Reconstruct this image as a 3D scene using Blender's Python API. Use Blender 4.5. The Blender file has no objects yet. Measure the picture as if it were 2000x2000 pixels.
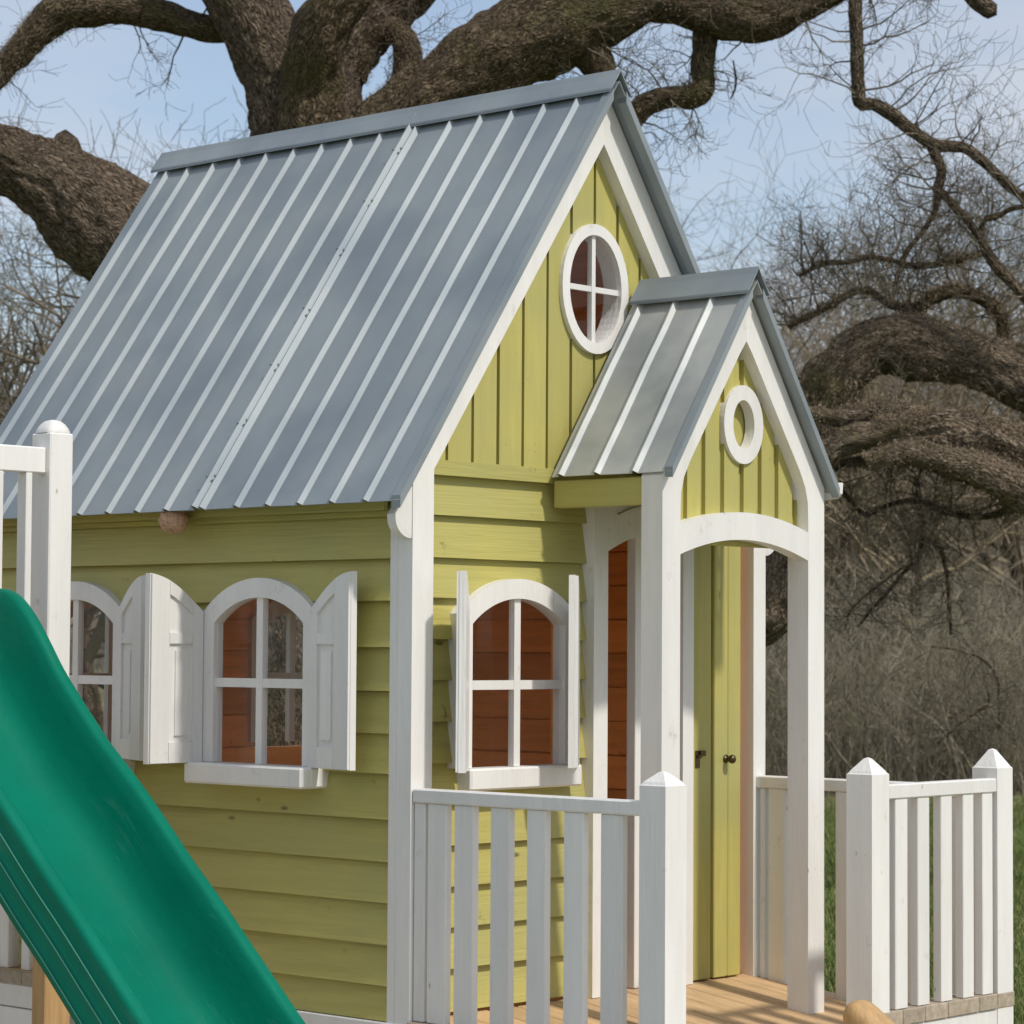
import bpy, math, random
import numpy as np
from mathutils import Vector, Matrix, noise

random.seed(7); np.random.seed(7)
scene = bpy.context.scene
COL = scene.collection

# ------------------------------------------------------------------ camera
CAM = Vector((5.2567, -5.3741, 1.109))
YAW, PITCH, ROLL = math.radians(-42.24), math.radians(2.928), math.radians(0.35)
FPX = 5218.6
fw = Vector((math.cos(PITCH) * math.sin(YAW), math.cos(PITCH) * math.cos(YAW), math.sin(PITCH)))
r0 = Vector((math.cos(YAW), -math.sin(YAW), 0)); u0 = r0.cross(fw)
RT = math.cos(ROLL) * r0 + math.sin(ROLL) * u0
UP = -math.sin(ROLL) * r0 + math.cos(ROLL) * u0
cd = bpy.data.cameras.new('camera'); cam = bpy.data.objects.new('camera', cd); COL.objects.link(cam)
cam.matrix_world = Matrix(((RT.x, UP.x, -fw.x, CAM.x), (RT.y, UP.y, -fw.y, CAM.y), (RT.z, UP.z, -fw.z, CAM.z), (0, 0, 0, 1)))
cd.sensor_width = 36; cd.lens = FPX / 2000 * 36; cd.clip_start = 0.1; cd.clip_end = 2000
cd.dof.use_dof = True; cd.dof.focus_distance = 7.7; cd.dof.aperture_fstop = 10
scene.camera = cam

# ------------------------------------------------------------------ light
SUN_EL, SUN_AZ = math.radians(50), math.radians(1.0)          # azimuth counted from +X towards +Y
sdir = Vector((math.cos(SUN_EL) * math.cos(SUN_AZ), math.cos(SUN_EL) * math.sin(SUN_AZ), math.sin(SUN_EL)))
w = bpy.data.worlds.new('World'); scene.world = w; w.use_nodes = True
nt = w.node_tree; nt.nodes.clear()
sky = nt.nodes.new('ShaderNodeTexSky'); sky.sky_type = 'NISHITA'; sky.sun_disc = False
sky.sun_elevation = SUN_EL; sky.sun_rotation = math.radians(90) - SUN_AZ
sky.air_density = 1.0; sky.dust_density = 1.2; sky.ozone_density = 1.0
tc = nt.nodes.new('ShaderNodeTexCoord'); mp = nt.nodes.new('ShaderNodeMapping')
mp.inputs['Scale'].default_value = (1.0, 1.0, 3.6); mp.inputs['Rotation'].default_value = (0.1, 0.15, 0.6)
nz = nt.nodes.new('ShaderNodeTexNoise'); nz.inputs['Scale'].default_value = 3.1; nz.inputs['Detail'].default_value = 5; nz.inputs['Roughness'].default_value = 0.5
nz.inputs['Distortion'].default_value = 0.3
rp = nt.nodes.new('ShaderNodeValToRGB'); rp.color_ramp.elements[0].position = 0.36; rp.color_ramp.elements[1].position = 0.62
rp.color_ramp.elements[0].color = (0.22, 0.22, 0.22, 1); rp.color_ramp.elements[1].color = (0.92, 0.92, 0.92, 1)
mx = nt.nodes.new('ShaderNodeMix'); mx.data_type = 'RGBA'
mx.inputs[7].default_value = (4.45, 4.7, 5.2, 1)
bg = nt.nodes.new('ShaderNodeBackground'); bg.inputs['Strength'].default_value = 0.145
wo = nt.nodes.new('ShaderNodeOutputWorld')
L = nt.links.new
L(tc.outputs['Generated'], mp.inputs['Vector']); L(mp.outputs['Vector'], nz.inputs['Vector']); L(nz.outputs['Fac'], rp.inputs['Fac'])
L(rp.outputs['Color'], mx.inputs[0]); L(sky.outputs['Color'], mx.inputs[6]); L(mx.outputs[2], bg.inputs['Color']); L(bg.outputs['Background'], wo.inputs['Surface'])
sl = bpy.data.lights.new('sun', 'SUN'); sl.energy = 2.95; sl.angle = math.radians(3.0); sl.color = (1.0, 0.95, 0.87)
so = bpy.data.objects.new('sun', sl); COL.objects.link(so)
so.rotation_euler = sdir.to_track_quat('Z', 'Y').to_euler(); so.location = (10, 0, 12)
scene.view_settings.view_transform = 'Standard'; scene.view_settings.look = 'None'
scene.view_settings.gamma = 1; scene.view_settings.use_curve_mapping = False
scene.view_settings.exposure = 0.0
scene.render.engine = 'CYCLES'
scene.cycles.max_bounces = 8; scene.cycles.transparent_max_bounces = 12

# ------------------------------------------------------------------ materials
def mat(name, col, rough=0.6, metal=0.0, spec=0.5, var=0.12, nscale=(6, 6, 6), nstr=0.15, dark=None, darkpos=(0.62, 0.72),
        bump=0.0, bscale=None, objvar=0.08, coord='Object', hue=None):
    m = bpy.data.materials.new(name); m.use_nodes = True
    n = m.node_tree.nodes; l = m.node_tree.links.new
    b = n['Principled BSDF']; b.inputs['Roughness'].default_value = rough; b.inputs['Metallic'].default_value = metal
    b.inputs['Specular IOR Level'].default_value = spec
    t = n.new('ShaderNodeTexCoord'); mpn = n.new('ShaderNodeMapping'); mpn.inputs['Scale'].default_value = nscale
    l(t.outputs[coord], mpn.inputs['Vector'])
    a = n.new('ShaderNodeTexNoise'); a.inputs['Scale'].default_value = 1; a.inputs['Detail'].default_value = 6; a.inputs['Roughness'].default_value = 0.65
    l(mpn.outputs['Vector'], a.inputs['Vector'])
    mr = n.new('ShaderNodeMapRange'); mr.inputs[1].default_value = 0.3; mr.inputs[2].default_value = 0.7
    mr.inputs[3].default_value = 1 - var; mr.inputs[4].default_value = 1 + var
    l(a.outputs['Fac'], mr.inputs[0])
    oi = n.new('ShaderNodeObjectInfo'); mo = n.new('ShaderNodeMapRange'); mo.inputs[3].default_value = 1 - objvar; mo.inputs[4].default_value = 1 + objvar
    l(oi.outputs['Random'], mo.inputs[0])
    mu = n.new('ShaderNodeMath'); mu.operation = 'MULTIPLY'; l(mr.outputs[0], mu.inputs[0]); l(mo.outputs[0], mu.inputs[1])
    vm = n.new('ShaderNodeVectorMath'); vm.operation = 'SCALE'; vm.inputs[0].default_value = col[:3]; l(mu.outputs[0], vm.inputs['Scale'])
    out = vm.outputs[0]
    if hue is not None:                                   # a second colour in soft blotches
        h = n.new('ShaderNodeTexNoise'); h.inputs['Scale'].default_value = hue[1]; h.inputs['Detail'].default_value = 3
        l(t.outputs[coord], h.inputs['Vector'])
        hr = n.new('ShaderNodeMapRange'); hr.inputs[1].default_value = 0.42; hr.inputs[2].default_value = 0.66; l(h.outputs['Fac'], hr.inputs[0])
        hm = n.new('ShaderNodeMix'); hm.data_type = 'RGBA'; l(hr.outputs[0], hm.inputs[0]); l(out, hm.inputs[6]); hm.inputs[7].default_value = (*hue[0], 1)
        out = hm.outputs[2]
    if dark is not None:
        d = n.new('ShaderNodeTexNoise'); d.inputs['Scale'].default_value = dark[1]; d.inputs['Detail'].default_value = 5; d.inputs['Roughness'].default_value = 0.7
        l(t.outputs[coord], d.inputs['Vector'])
        dr = n.new('ShaderNodeMapRange'); dr.inputs[1].default_value = darkpos[0]; dr.inputs[2].default_value = darkpos[1]
        dr.inputs[4].default_value = dark[2]; l(d.outputs['Fac'], dr.inputs[0])
        dm = n.new('ShaderNodeMix'); dm.data_type = 'RGBA'; l(dr.outputs[0], dm.inputs[0]); l(out, dm.inputs[6]); dm.inputs[7].default_value = (*dark[0], 1)
        out = dm.outputs[2]
    l(out, b.inputs['Base Color'])
    if bump:
        a2 = a
        if bscale:
            mp2 = n.new('ShaderNodeMapping'); mp2.inputs['Scale'].default_value = bscale; l(t.outputs[coord], mp2.inputs['Vector'])
            a2 = n.new('ShaderNodeTexNoise'); a2.inputs['Scale'].default_value = 1; a2.inputs['Detail'].default_value = 5; l(mp2.outputs['Vector'], a2.inputs['Vector'])
        bp = n.new('ShaderNodeBump'); bp.inputs['Strength'].default_value = 1; bp.inputs['Distance'].default_value = bump
        l(a2.outputs['Fac'], bp.inputs['Height']); l(bp.outputs['Normal'], b.inputs['Normal'])
    return m

WHITE = mat('white_paint', (0.76, 0.745, 0.715), 0.42, var=0.06, nscale=(14, 14, 2.0), dark=((0.42, 0.36, 0.29), 16, 0.5), darkpos=(0.63, 0.78),
            bump=0.0022, bscale=(110, 110, 6), objvar=0.05)
GRN = (0.455, 0.405, 0.115)
def green(name, s, bs):
    return mat(name, GRN, 0.55, var=0.10, nscale=s, dark=((0.13, 0.115, 0.028), 13, 0.8), darkpos=(0.655, 0.76), bump=0.0022, bscale=bs,
               objvar=0.085, hue=((0.405, 0.38, 0.13), 2.2))
GREEN_X = green('green_paint_along_x', (3, 30, 45), (5, 60, 120))
GREEN_Y = green('green_paint_along_y', (30, 3, 45), (60, 5, 120))
GREEN_Z = green('green_paint_upright', (40, 40, 3), (120, 120, 5))
METAL = mat('galvanised_sheet', (0.30, 0.335, 0.35), 0.6, 0.40, var=0.07, nscale=(3.5, 2.2, 2.2), hue=((0.225, 0.265, 0.295), 2.6), bump=0.005, bscale=(3, 2, 2), objvar=0.02,
            dark=((0.36, 0.35, 0.33), 7, 0.3), darkpos=(0.60, 0.74))
METAL2 = mat('weathered_sheet', (0.45, 0.465, 0.45), 0.58, 0.35, var=0.08, nscale=(4, 3, 3), hue=((0.30, 0.325, 0.33), 3.5), bump=0.004, bscale=(3, 2, 2), objvar=0.02, dark=((0.42, 0.39, 0.34), 9, 0.35), darkpos=(0.6, 0.74))
INNER = mat('stained_inner_boards', (0.95, 0.42, 0.12), 0.55, var=0.16, nscale=(3, 3, 40), bump=0.002, objvar=0.2, dark=((0.25, 0.08, 0.02), 9, 0.7), darkpos=(0.66, 0.76))
DECK = mat('deck_timber', (0.53, 0.355, 0.19), 0.6, var=0.22, nscale=(3, 55, 55), bump=0.002, objvar=0.13, dark=((0.36, 0.22, 0.11), 5, 0.5), darkpos=(0.6, 0.75))
ENDGRAIN = mat('weathered_board_end', (0.36, 0.30, 0.225), 0.8, var=0.25, nscale=(40, 40, 40), bump=0.003, objvar=0.12)
TIMBER = mat('raw_timber', (0.50, 0.31, 0.135), 0.6, var=0.2, nscale=(45, 45, 4), bump=0.002, objvar=0.08)
PLASTIC = mat('green_plastic', (0.0004, 0.150, 0.093), 0.44, spec=0.10, var=0.14, nscale=(2.2, 2.2, 2.2), bump=0.0007, bscale=(60, 60, 60), objvar=0.0,
              dark=((0.02, 0.22, 0.16), 24, 0.15), darkpos=(0.63, 0.72))
BRASS = mat('aged_brass', (0.11, 0.085, 0.04), 0.35, 0.9, var=0.2, nscale=(80, 80, 80))
DARKM = mat('dark_screw', (0.05, 0.045, 0.04), 0.5, 0.5)
NEST = mat('dry_mud', (0.58, 0.36, 0.23), 0.95, var=0.35, nscale=(70, 70, 70), bump=0.01, bscale=(130, 130, 130))
GROUND = mat('grass_soil', (0.11, 0.15, 0.04), 0.95, var=0.35, nscale=(7, 7, 7), hue=((0.13, 0.12, 0.045), 0.8), bump=0.05, bscale=(9, 9, 9))
HILLM = mat('leaf_litter', (0.25, 0.205, 0.145), 0.95, var=0.35, nscale=(3, 3, 3), hue=((0.20, 0.19, 0.10), 0.35), bump=0.15, bscale=(3, 3, 3))

def vary(name, cols, rough=0.9, attr='tint'):
    """colour picked by a stored 0..1 tint per piece"""
    m = bpy.data.materials.new(name); m.use_nodes = True
    n = m.node_tree.nodes; l = m.node_tree.links.new; b = n['Principled BSDF']; b.inputs['Roughness'].default_value = rough
    b.inputs['Specular IOR Level'].default_value = 0.2
    a = n.new('ShaderNodeAttribute'); a.attribute_name = attr
    r = n.new('ShaderNodeValToRGB'); e = r.color_ramp.elements
    while len(e) < len(cols): e.new(0.5)
    for i, c in enumerate(cols): e[i].position = i / (len(cols) - 1); e[i].color = (*c, 1)
    l(a.outputs['Fac'], r.inputs['Fac']); l(r.outputs['Color'], b.inputs['Base Color'])
    return m
TWIG = vary('grey_brown_twigs', [(0.085, 0.074, 0.058), (0.17, 0.145, 0.105), (0.30, 0.24, 0.165), (0.26, 0.215, 0.12)])
THICK = vary('thicket_stems', [(0.17, 0.152, 0.115), (0.27, 0.237, 0.185), (0.38, 0.33, 0.26), (0.25, 0.235, 0.13), (0.33, 0.285, 0.23)])
BLADE = vary('grass_blades', [(0.07, 0.115, 0.025), (0.11, 0.17, 0.04), (0.16, 0.20, 0.06), (0.30, 0.25, 0.12)])
FERN = vary('dry_fern_and_moss', [(0.16, 0.118, 0.08), (0.25, 0.185, 0.13), (0.33, 0.255, 0.185), (0.22, 0.185, 0.10), (0.28, 0.21, 0.15)])
GLASS = bpy.data.materials.new('window_glass'); GLASS.use_nodes = True
_n = GLASS.node_tree.nodes; _l = GLASS.node_tree.links.new; _n.clear()
_o = _n.new('ShaderNodeOutputMaterial'); _t = _n.new('ShaderNodeBsdfTransparent'); _t.inputs[0].default_value = (0.97, 0.97, 0.97, 1)
_g = _n.new('ShaderNodeBsdfGlossy'); _g.inputs['Roughness'].default_value = 0.05
_f = _n.new('ShaderNodeValue'); _f.outputs[0].default_value = 0.02; _m = _n.new('ShaderNodeMixShader')
_l(_f.outputs[0], _m.inputs[0]); _l(_t.outputs[0], _m.inputs[1]); _l(_g.outputs[0], _m.inputs[2]); _l(_m.outputs[0], _o.inputs[0])

def bark(name, c0, c1, c2, moss=0.0):
    m = bpy.data.materials.new(name); m.use_nodes = True
    n = m.node_tree.nodes; l = m.node_tree.links.new; b = n['Principled BSDF']; b.inputs['Roughness'].default_value = 0.95
    b.inputs['Specular IOR Level'].default_value = 0.15
    uv = n.new('ShaderNodeUVMap'); mpn = n.new('ShaderNodeMapping'); mpn.inputs['Scale'].default_value = (46, 9.5, 1)
    ds = n.new('ShaderNodeTexNoise'); ds.inputs['Scale'].default_value = 7; ds.inputs['Detail'].default_value = 5
    l(uv.outputs[0], ds.inputs['Vector'])
    ad = n.new('ShaderNodeVectorMath'); ad.operation = 'MULTIPLY_ADD'; ad.inputs[1].default_value = (0.16, 0.16, 0); l(ds.outputs['Color'], ad.inputs[0]); l(uv.outputs[0], ad.inputs[2])
    l(ad.outputs[0], mpn.inputs['Vector'])
    vo = n.new('ShaderNodeTexVoronoi'); vo.feature = 'DISTANCE_TO_EDGE'; vo.voronoi_dimensions = '2D'; vo.inputs['Scale'].default_value = 1; vo.inputs['Randomness'].default_value = 1
    l(mpn.outputs[0], vo.inputs['Vector'])
    t = n.new('ShaderNodeTexCoord'); nn = n.new('ShaderNodeTexNoise'); nn.inputs['Scale'].default_value = 42; nn.inputs['Detail'].default_value = 5; l(t.outputs['Object'], nn.inputs['Vector'])
    su = n.new('ShaderNodeMath'); su.operation = 'MULTIPLY_ADD'; su.inputs[1].default_value = 1.15; l(vo.outputs['Distance'], su.inputs[0]); l(nn.outputs['Fac'], su.inputs[2])
    r = n.new('ShaderNodeValToRGB'); e = r.color_ramp.elements; e[0].position = 0.40; e[0].color = (*c0, 1); e[1].position = 0.98; e[1].color = (*c2, 1)
    k = e.new(0.66); k.color = (*c1, 1)
    l(su.outputs[0], r.inputs['Fac'])
    out = r.outputs['Color']
    mo = n.new('ShaderNodeTexNoise'); mo.inputs['Scale'].default_value = 2.6; mo.inputs['Detail'].default_value = 6; l(t.outputs['Object'], mo.inputs['Vector'])
    mrg = n.new('ShaderNodeMapRange'); mrg.inputs[1].default_value = 0.62 - moss * 0.2; mrg.inputs[2].default_value = 0.75 - moss * 0.2; mrg.inputs[4].default_value = 0.75; l(mo.outputs['Fac'], mrg.inputs[0])
    mm = n.new('ShaderNodeMix'); mm.data_type = 'RGBA'; l(mrg.outputs[0], mm.inputs[0]); l(out, mm.inputs[6]); mm.inputs[7].default_value = (0.105, 0.095, 0.038, 1)
    l(mm.outputs[2], b.inputs['Base Color'])
    bp = n.new('ShaderNodeBump'); bp.inputs['Strength'].default_value = 1.0; bp.inputs['Distance'].default_value = 0.035; l(su.outputs[0], bp.inputs['Height']); l(bp.outputs['Normal'], b.inputs['Normal'])
    return m
BARK = bark('oak_bark', (0.03, 0.022, 0.015), (0.125, 0.094, 0.066), (0.25, 0.195, 0.14))
BARKR = bark('grey_brown_bark', (0.045, 0.034, 0.024), (0.19, 0.145, 0.10), (0.34, 0.27, 0.195), moss=0.25)
BARKM = bark('mossy_bark', (0.028, 0.021, 0.013), (0.115, 0.085, 0.054), (0.22, 0.165, 0.105), moss=0.45)

def add_marks(m, scale, thr, col, fac, kind):
    n = m.node_tree.nodes; l = m.node_tree.links.new; b = n['Principled BSDF']; src = b.inputs['Base Color'].links[0].from_socket
    t = n.new('ShaderNodeTexCoord'); mp_ = n.new('ShaderNodeMapping'); mp_.inputs['Scale'].default_value = scale; l(t.outputs['Object'], mp_.inputs['Vector'])
    if kind == 'spot':
        v = n.new('ShaderNodeTexVoronoi'); v.inputs['Scale'].default_value = 1; l(mp_.outputs[0], v.inputs['Vector'])
        r = n.new('ShaderNodeMapRange'); r.inputs[1].default_value = thr; r.inputs[2].default_value = thr * 0.45; r.inputs[4].default_value = fac; l(v.outputs['Distance'], r.inputs[0])
    else:
        v = n.new('ShaderNodeTexNoise'); v.inputs['Scale'].default_value = 1; v.inputs['Detail'].default_value = 2; v.inputs['Distortion'].default_value = 0.0; l(mp_.outputs[0], v.inputs['Vector'])
        a_ = n.new('ShaderNodeMath'); a_.operation = 'SUBTRACT'; a_.inputs[1].default_value = 0.5; l(v.outputs['Fac'], a_.inputs[0])
        c_ = n.new('ShaderNodeMath'); c_.operation = 'ABSOLUTE'; l(a_.outputs[0], c_.inputs[0])
        k_ = n.new('ShaderNodeTexNoise'); k_.inputs['Scale'].default_value = 5; l(t.outputs['Object'], k_.inputs['Vector'])
        kk = n.new('ShaderNodeMapRange'); kk.inputs[1].default_value = 0.50; kk.inputs[2].default_value = 0.62; l(k_.outputs['Fac'], kk.inputs[0])
        r0_ = n.new('ShaderNodeMapRange'); r0_.inputs[1].default_value = thr; r0_.inputs[2].default_value = thr * 0.3; r0_.inputs[4].default_value = fac; l(c_.outputs[0], r0_.inputs[0])
        r = n.new('ShaderNodeMath'); r.operation = 'MULTIPLY'; l(r0_.outputs[0], r.inputs[0]); l(kk.outputs[0], r.inputs[1])
    mm = n.new('ShaderNodeMix'); mm.data_type = 'RGBA'; l(r.outputs[0], mm.inputs[0]); l(src, mm.inputs[6]); mm.inputs[7].default_value = (*col, 1); l(mm.outputs[2], b.inputs['Base Color'])
add_marks(PLASTIC, (1.6, 75, 1.6), 0.012, (0.08, 0.27, 0.20), 0.16, 'scratch')
for g_, sc_ in ((GREEN_X, (3.2, 8, 8)), (GREEN_Y, (8, 3.2, 8)), (GREEN_Z, (8, 8, 3.2))): add_marks(g_, sc_, 0.075, (0.10, 0.085, 0.02), 0.85, 'spot')
add_marks(WHITE, (9, 9, 5), 0.05, (0.30, 0.25, 0.19), 0.6, 'spot')

# ------------------------------------------------------------------ mesh helpers
class MB:
    def __init__(s): s.v = []; s.f = []
    def add(s, vs, fs, convex=True):
        o = len(s.v); vs = [Vector(p) for p in vs]
        if convex:
            c = sum(vs, Vector()) / len(vs)
            for f in fs:
                p = [vs[i] for i in f]; nrm = Vector()
                for i in range(len(p)):
                    a, b = p[i], p[(i + 1) % len(p)]; nrm += a.cross(b)
                fc = sum(p, Vector()) / len(p)
                s.f.append(tuple(o + i for i in (f if nrm.dot(fc - c) >= 0 else f[::-1])))
        else:
            s.f += [tuple(o + i for i in f) for f in fs]
        s.v += [tuple(p) for p in vs]
    def box(s, x0, x1, y0, y1, z0, z1, c=0.0, top=None):
        if c <= 0:
            v = [(x, y, z) for x in (x0, x1) for y in (y0, y1) for z in (z0, z1)]
            s.add(v, [(0, 1, 3, 2), (4, 5, 7, 6), (0, 1, 5, 4), (2, 3, 7, 6), (0, 2, 6, 4), (1, 3, 7, 5)]); return
        lo, hi = (x0, y0, z0), (x1, y1, z1); v = []; idx = {}
        for sx in (0, 1):
            for sy in (0, 1):
                for sz in (0, 1):
                    sg = (sx, sy, sz)
                    for k in range(3):
                        p = [(hi if sg[a] else lo)[a] + (0 if a == k else (-c if sg[a] else c)) for a in range(3)]
                        idx[(sg, k)] = len(v); v.append(p)
        f = []
        for k in range(3):
            a, b = [q for q in range(3) if q != k]
            for sgn in (0, 1):
                ring = []
                for (i, j) in ((0, 0), (1, 0), (1, 1), (0, 1)):
                    g = [0, 0, 0]; g[k] = sgn; g[a] = i; g[b] = j; ring.append(idx[(tuple(g), k)])
                f.append(tuple(ring))
            for i in (0, 1):
                for j in (0, 1):          # edge parallel to axis k
                    q = []
                    for e in (0, 1):
                        g = [0, 0, 0]; g[k] = e; g[a] = i; g[b] = j; q.append((tuple(g)))
                    f.append((idx[(q[0], a)], idx[(q[1], a)], idx[(q[1], b)], idx[(q[0], b)]))
        for sx in (0, 1):
            for sy in (0, 1):
                for sz in (0, 1): f.append(tuple(idx[((sx, sy, sz), k)] for k in range(3)))
        s.add(v, f)
    def prism(s, poly, vec):
        n = len(poly); vec = Vector(vec); a = [Vector(p) for p in poly]; b = [p + vec for p in a]
        nrm = Vector()
        for i in range(n): nrm += a[i].cross(a[(i + 1) % n])
        if nrm.dot(vec) > 0: a, b = a[::-1], b[::-1]
        o = len(s.v); s.v += [tuple(p) for p in a + b]
        s.f.append(tuple(o + i for i in range(n))); s.f.append(tuple(o + n + i for i in reversed(range(n))))
        for i in range(n):
            j = (i + 1) % n; s.f.append((o + j, o + i, o + n + i, o + n + j))
    def strip(s, inner, outer, P, d0, d1, closed=False):
        """flat band between two 2-D outlines, extruded from depth d0 to d1 through mapping P(u, z, d)"""
        n = len(inner); o = len(s.v)
        for d in (d0, d1):
            for q in inner: s.v.append(tuple(P(q[0], q[1], d)))
            for q in outer: s.v.append(tuple(P(q[0], q[1], d)))
        A = lambda lay, ring, i: o + lay * 2 * n + ring * n + i % n
        for i in range(n if closed else n - 1):
            s.f.append((A(1, 0, i), A(1, 0, i + 1), A(1, 1, i + 1), A(1, 1, i)))
            s.f.append((A(0, 0, i + 1), A(0, 0, i), A(0, 1, i), A(0, 1, i + 1)))
            s.f.append((A(0, 0, i), A(0, 0, i + 1), A(1, 0, i + 1), A(1, 0, i)))
            s.f.append((A(0, 1, i + 1), A(0, 1, i), A(1, 1, i), A(1, 1, i + 1)))
        if not closed:
            for i in (0, n - 1): s.f.append((A(0, 0, i), A(1, 0, i), A(1, 1, i), A(0, 1, i)))
    def build(s, name, m, parent=None, smooth=False):
        me = bpy.data.meshes.new(name); me.from_pydata(s.v, [], s.f); me.update()
        if m: me.materials.append(m)
        if smooth: me.polygons.foreach_set('use_smooth', [True] * len(me.polygons))
        o = bpy.data.objects.new(name, me); COL.objects.link(o)
        if parent: o.parent = parent
        return o

def tag(o, label, cat=None, group=None, kind=None):
    o['label'] = label
    if cat: o['category'] = cat
    if group: o['group'] = group
    if kind: o['kind'] = kind
    return o
def empty(name, loc=(0, 0, 0)):
    o = bpy.data.objects.new(name, None); COL.objects.link(o); o.location = loc; o.empty_display_size = 0.2
    return o
def abox(name, m, parent, *a, c=0.004):
    b = MB(); b.box(*a, c=c); return b.build(name, m, parent)
def at(px, py, dist):
    """world point seen at a photo pixel (2000 px frame) at the given distance along the view axis"""
    return CAM + (fw + RT * ((px - 1000) / FPX) - UP * ((py - 1000) / FPX)) * dist

# ------------------------------------------------------------------ the ground and the wooded bank
GZ = -0.55
def terrain(x, y):
    v = Vector((x, y, 0)) - Vector((CAM.x, CAM.y, 0)); d = v.dot(Vector((fw.x, fw.y, 0)).normalized())
    t = max(0.0, min(1.0, (d - 27) / 30)); t = t * t * (3 - 2 * t)
    far = max(0, d - 55) * 0.02
    return GZ + 3.2 * t + far + 0.05 * noise.noise(Vector((x * 0.35, y * 0.35, 0))) + (0.35 * noise.noise(Vector((x * 0.09, y * 0.09, 3))) * t)
def terrain_sheet(name, m, d0, d1, nd, hw, nw, lift=0.0):
    f2 = Vector((fw.x, fw.y, 0)).normalized(); r2 = Vector((f2.y, -f2.x, 0)); b = MB()
    for i in range(nd + 1):
        d = d0 + (d1 - d0) * (i / nd) ** 1.6
        for j in range(nw + 1):
            u = (j / nw * 2 - 1); s_ = math.copysign(abs(u) ** 1.5, u) * hw
            p = Vector((CAM.x, CAM.y, 0)) + f2 * d + r2 * s_
            b.v.append((p.x, p.y, terrain(p.x, p.y) + lift))
    for i in range(nd):
        for j in range(nw):
            a = i * (nw + 1) + j; b.f.append((a, a + 1, a + nw + 2, a + nw + 1))
    o = b.build(name, m, None, True); o['kind'] = 'structure'; o['label'] = name; return o
gl = terrain_sheet('ground', GROUND, -160, 29.0, 90, 260, 60)
gl['label'] = 'mown green lawn reaching back to the wooded bank'
hl = terrain_sheet('hill', HILLM, 28.0, 600, 60, 420, 80, 0.02)
hl['label'] = 'brown leaf covered bank rising behind the lawn'

BOUNCE = mat('pale_bounce_ground', (0.56, 0.49, 0.39), 0.9, var=0.3, nscale=(25, 25, 25), bump=0.02, bscale=(60, 60, 60))  # unseen pale ground, added to bounce light onto the shaded side wall
b = MB(); nn = 40
for ring in range(7):
    for i in range(nn):
        a_ = 2 * math.pi * i / nn; rr_ = (ring / 6) * (1 + 0.10 * noise.noise(Vector((math.cos(a_) * 1.5, math.sin(a_) * 1.5, 4))))
        b.v.append((0.3 + 4.6 * rr_ * math.cos(a_), -2.6 + 4.9 * rr_ * math.sin(a_), GZ + 0.045 - 0.10 * (ring == 6) + 0.012 * noise.noise(Vector((ring, i * 0.7, 0)))))
for ring in range(6):
    for i in range(nn): p_ = ring * nn + i; q_ = ring * nn + (i + 1) % nn; b.f.append((p_, q_, q_ + nn, p_ + nn))
ps = b.build('bounce_bed', BOUNCE, None, True); tag(ps, 'unseen pale bed added to bounce light up at the playhouse and slide', None, None, 'structure')

# ================================================================== PLAYHOUSE
house = empty('playhouse', (-1.0, 0.8, GZ))
tag(house, 'lime green timber playhouse with grey metal roof, porch and white railings', 'playhouse')
class Local:                      # parts are modelled in world coordinates and parented without shifting
    pass
def fix(root):
    inv = Matrix.Translation(-root.location)
    for c in root.children: c.matrix_parent_inverse = inv
W = 1.65; YR = W / 2; XB = -2.02; XW = -0.04
SL = 1.41                                                   # roof slope
def roof_z(y): return 2.838 - SL * abs(y - YR)              # underside of the metal roof
PS = lambda u, z, d: Vector((u, -d, z))                      # side wall: u along x, d outwards (-y)
PF = lambda u, z, d: Vector((XW + d, u, z))                  # front wall: u along y, d outwards (+x)
PP = lambda u, z, d: Vector((0.35 + d, u, z))                # porch gable
PB = lambda u, z, d: Vector((XB + 0.05 + d, u, z))           # back wall, seen from inside
PFAR = lambda u, z, d: Vector((u, 1.60 - d, z))              # far wall, seen from inside

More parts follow.
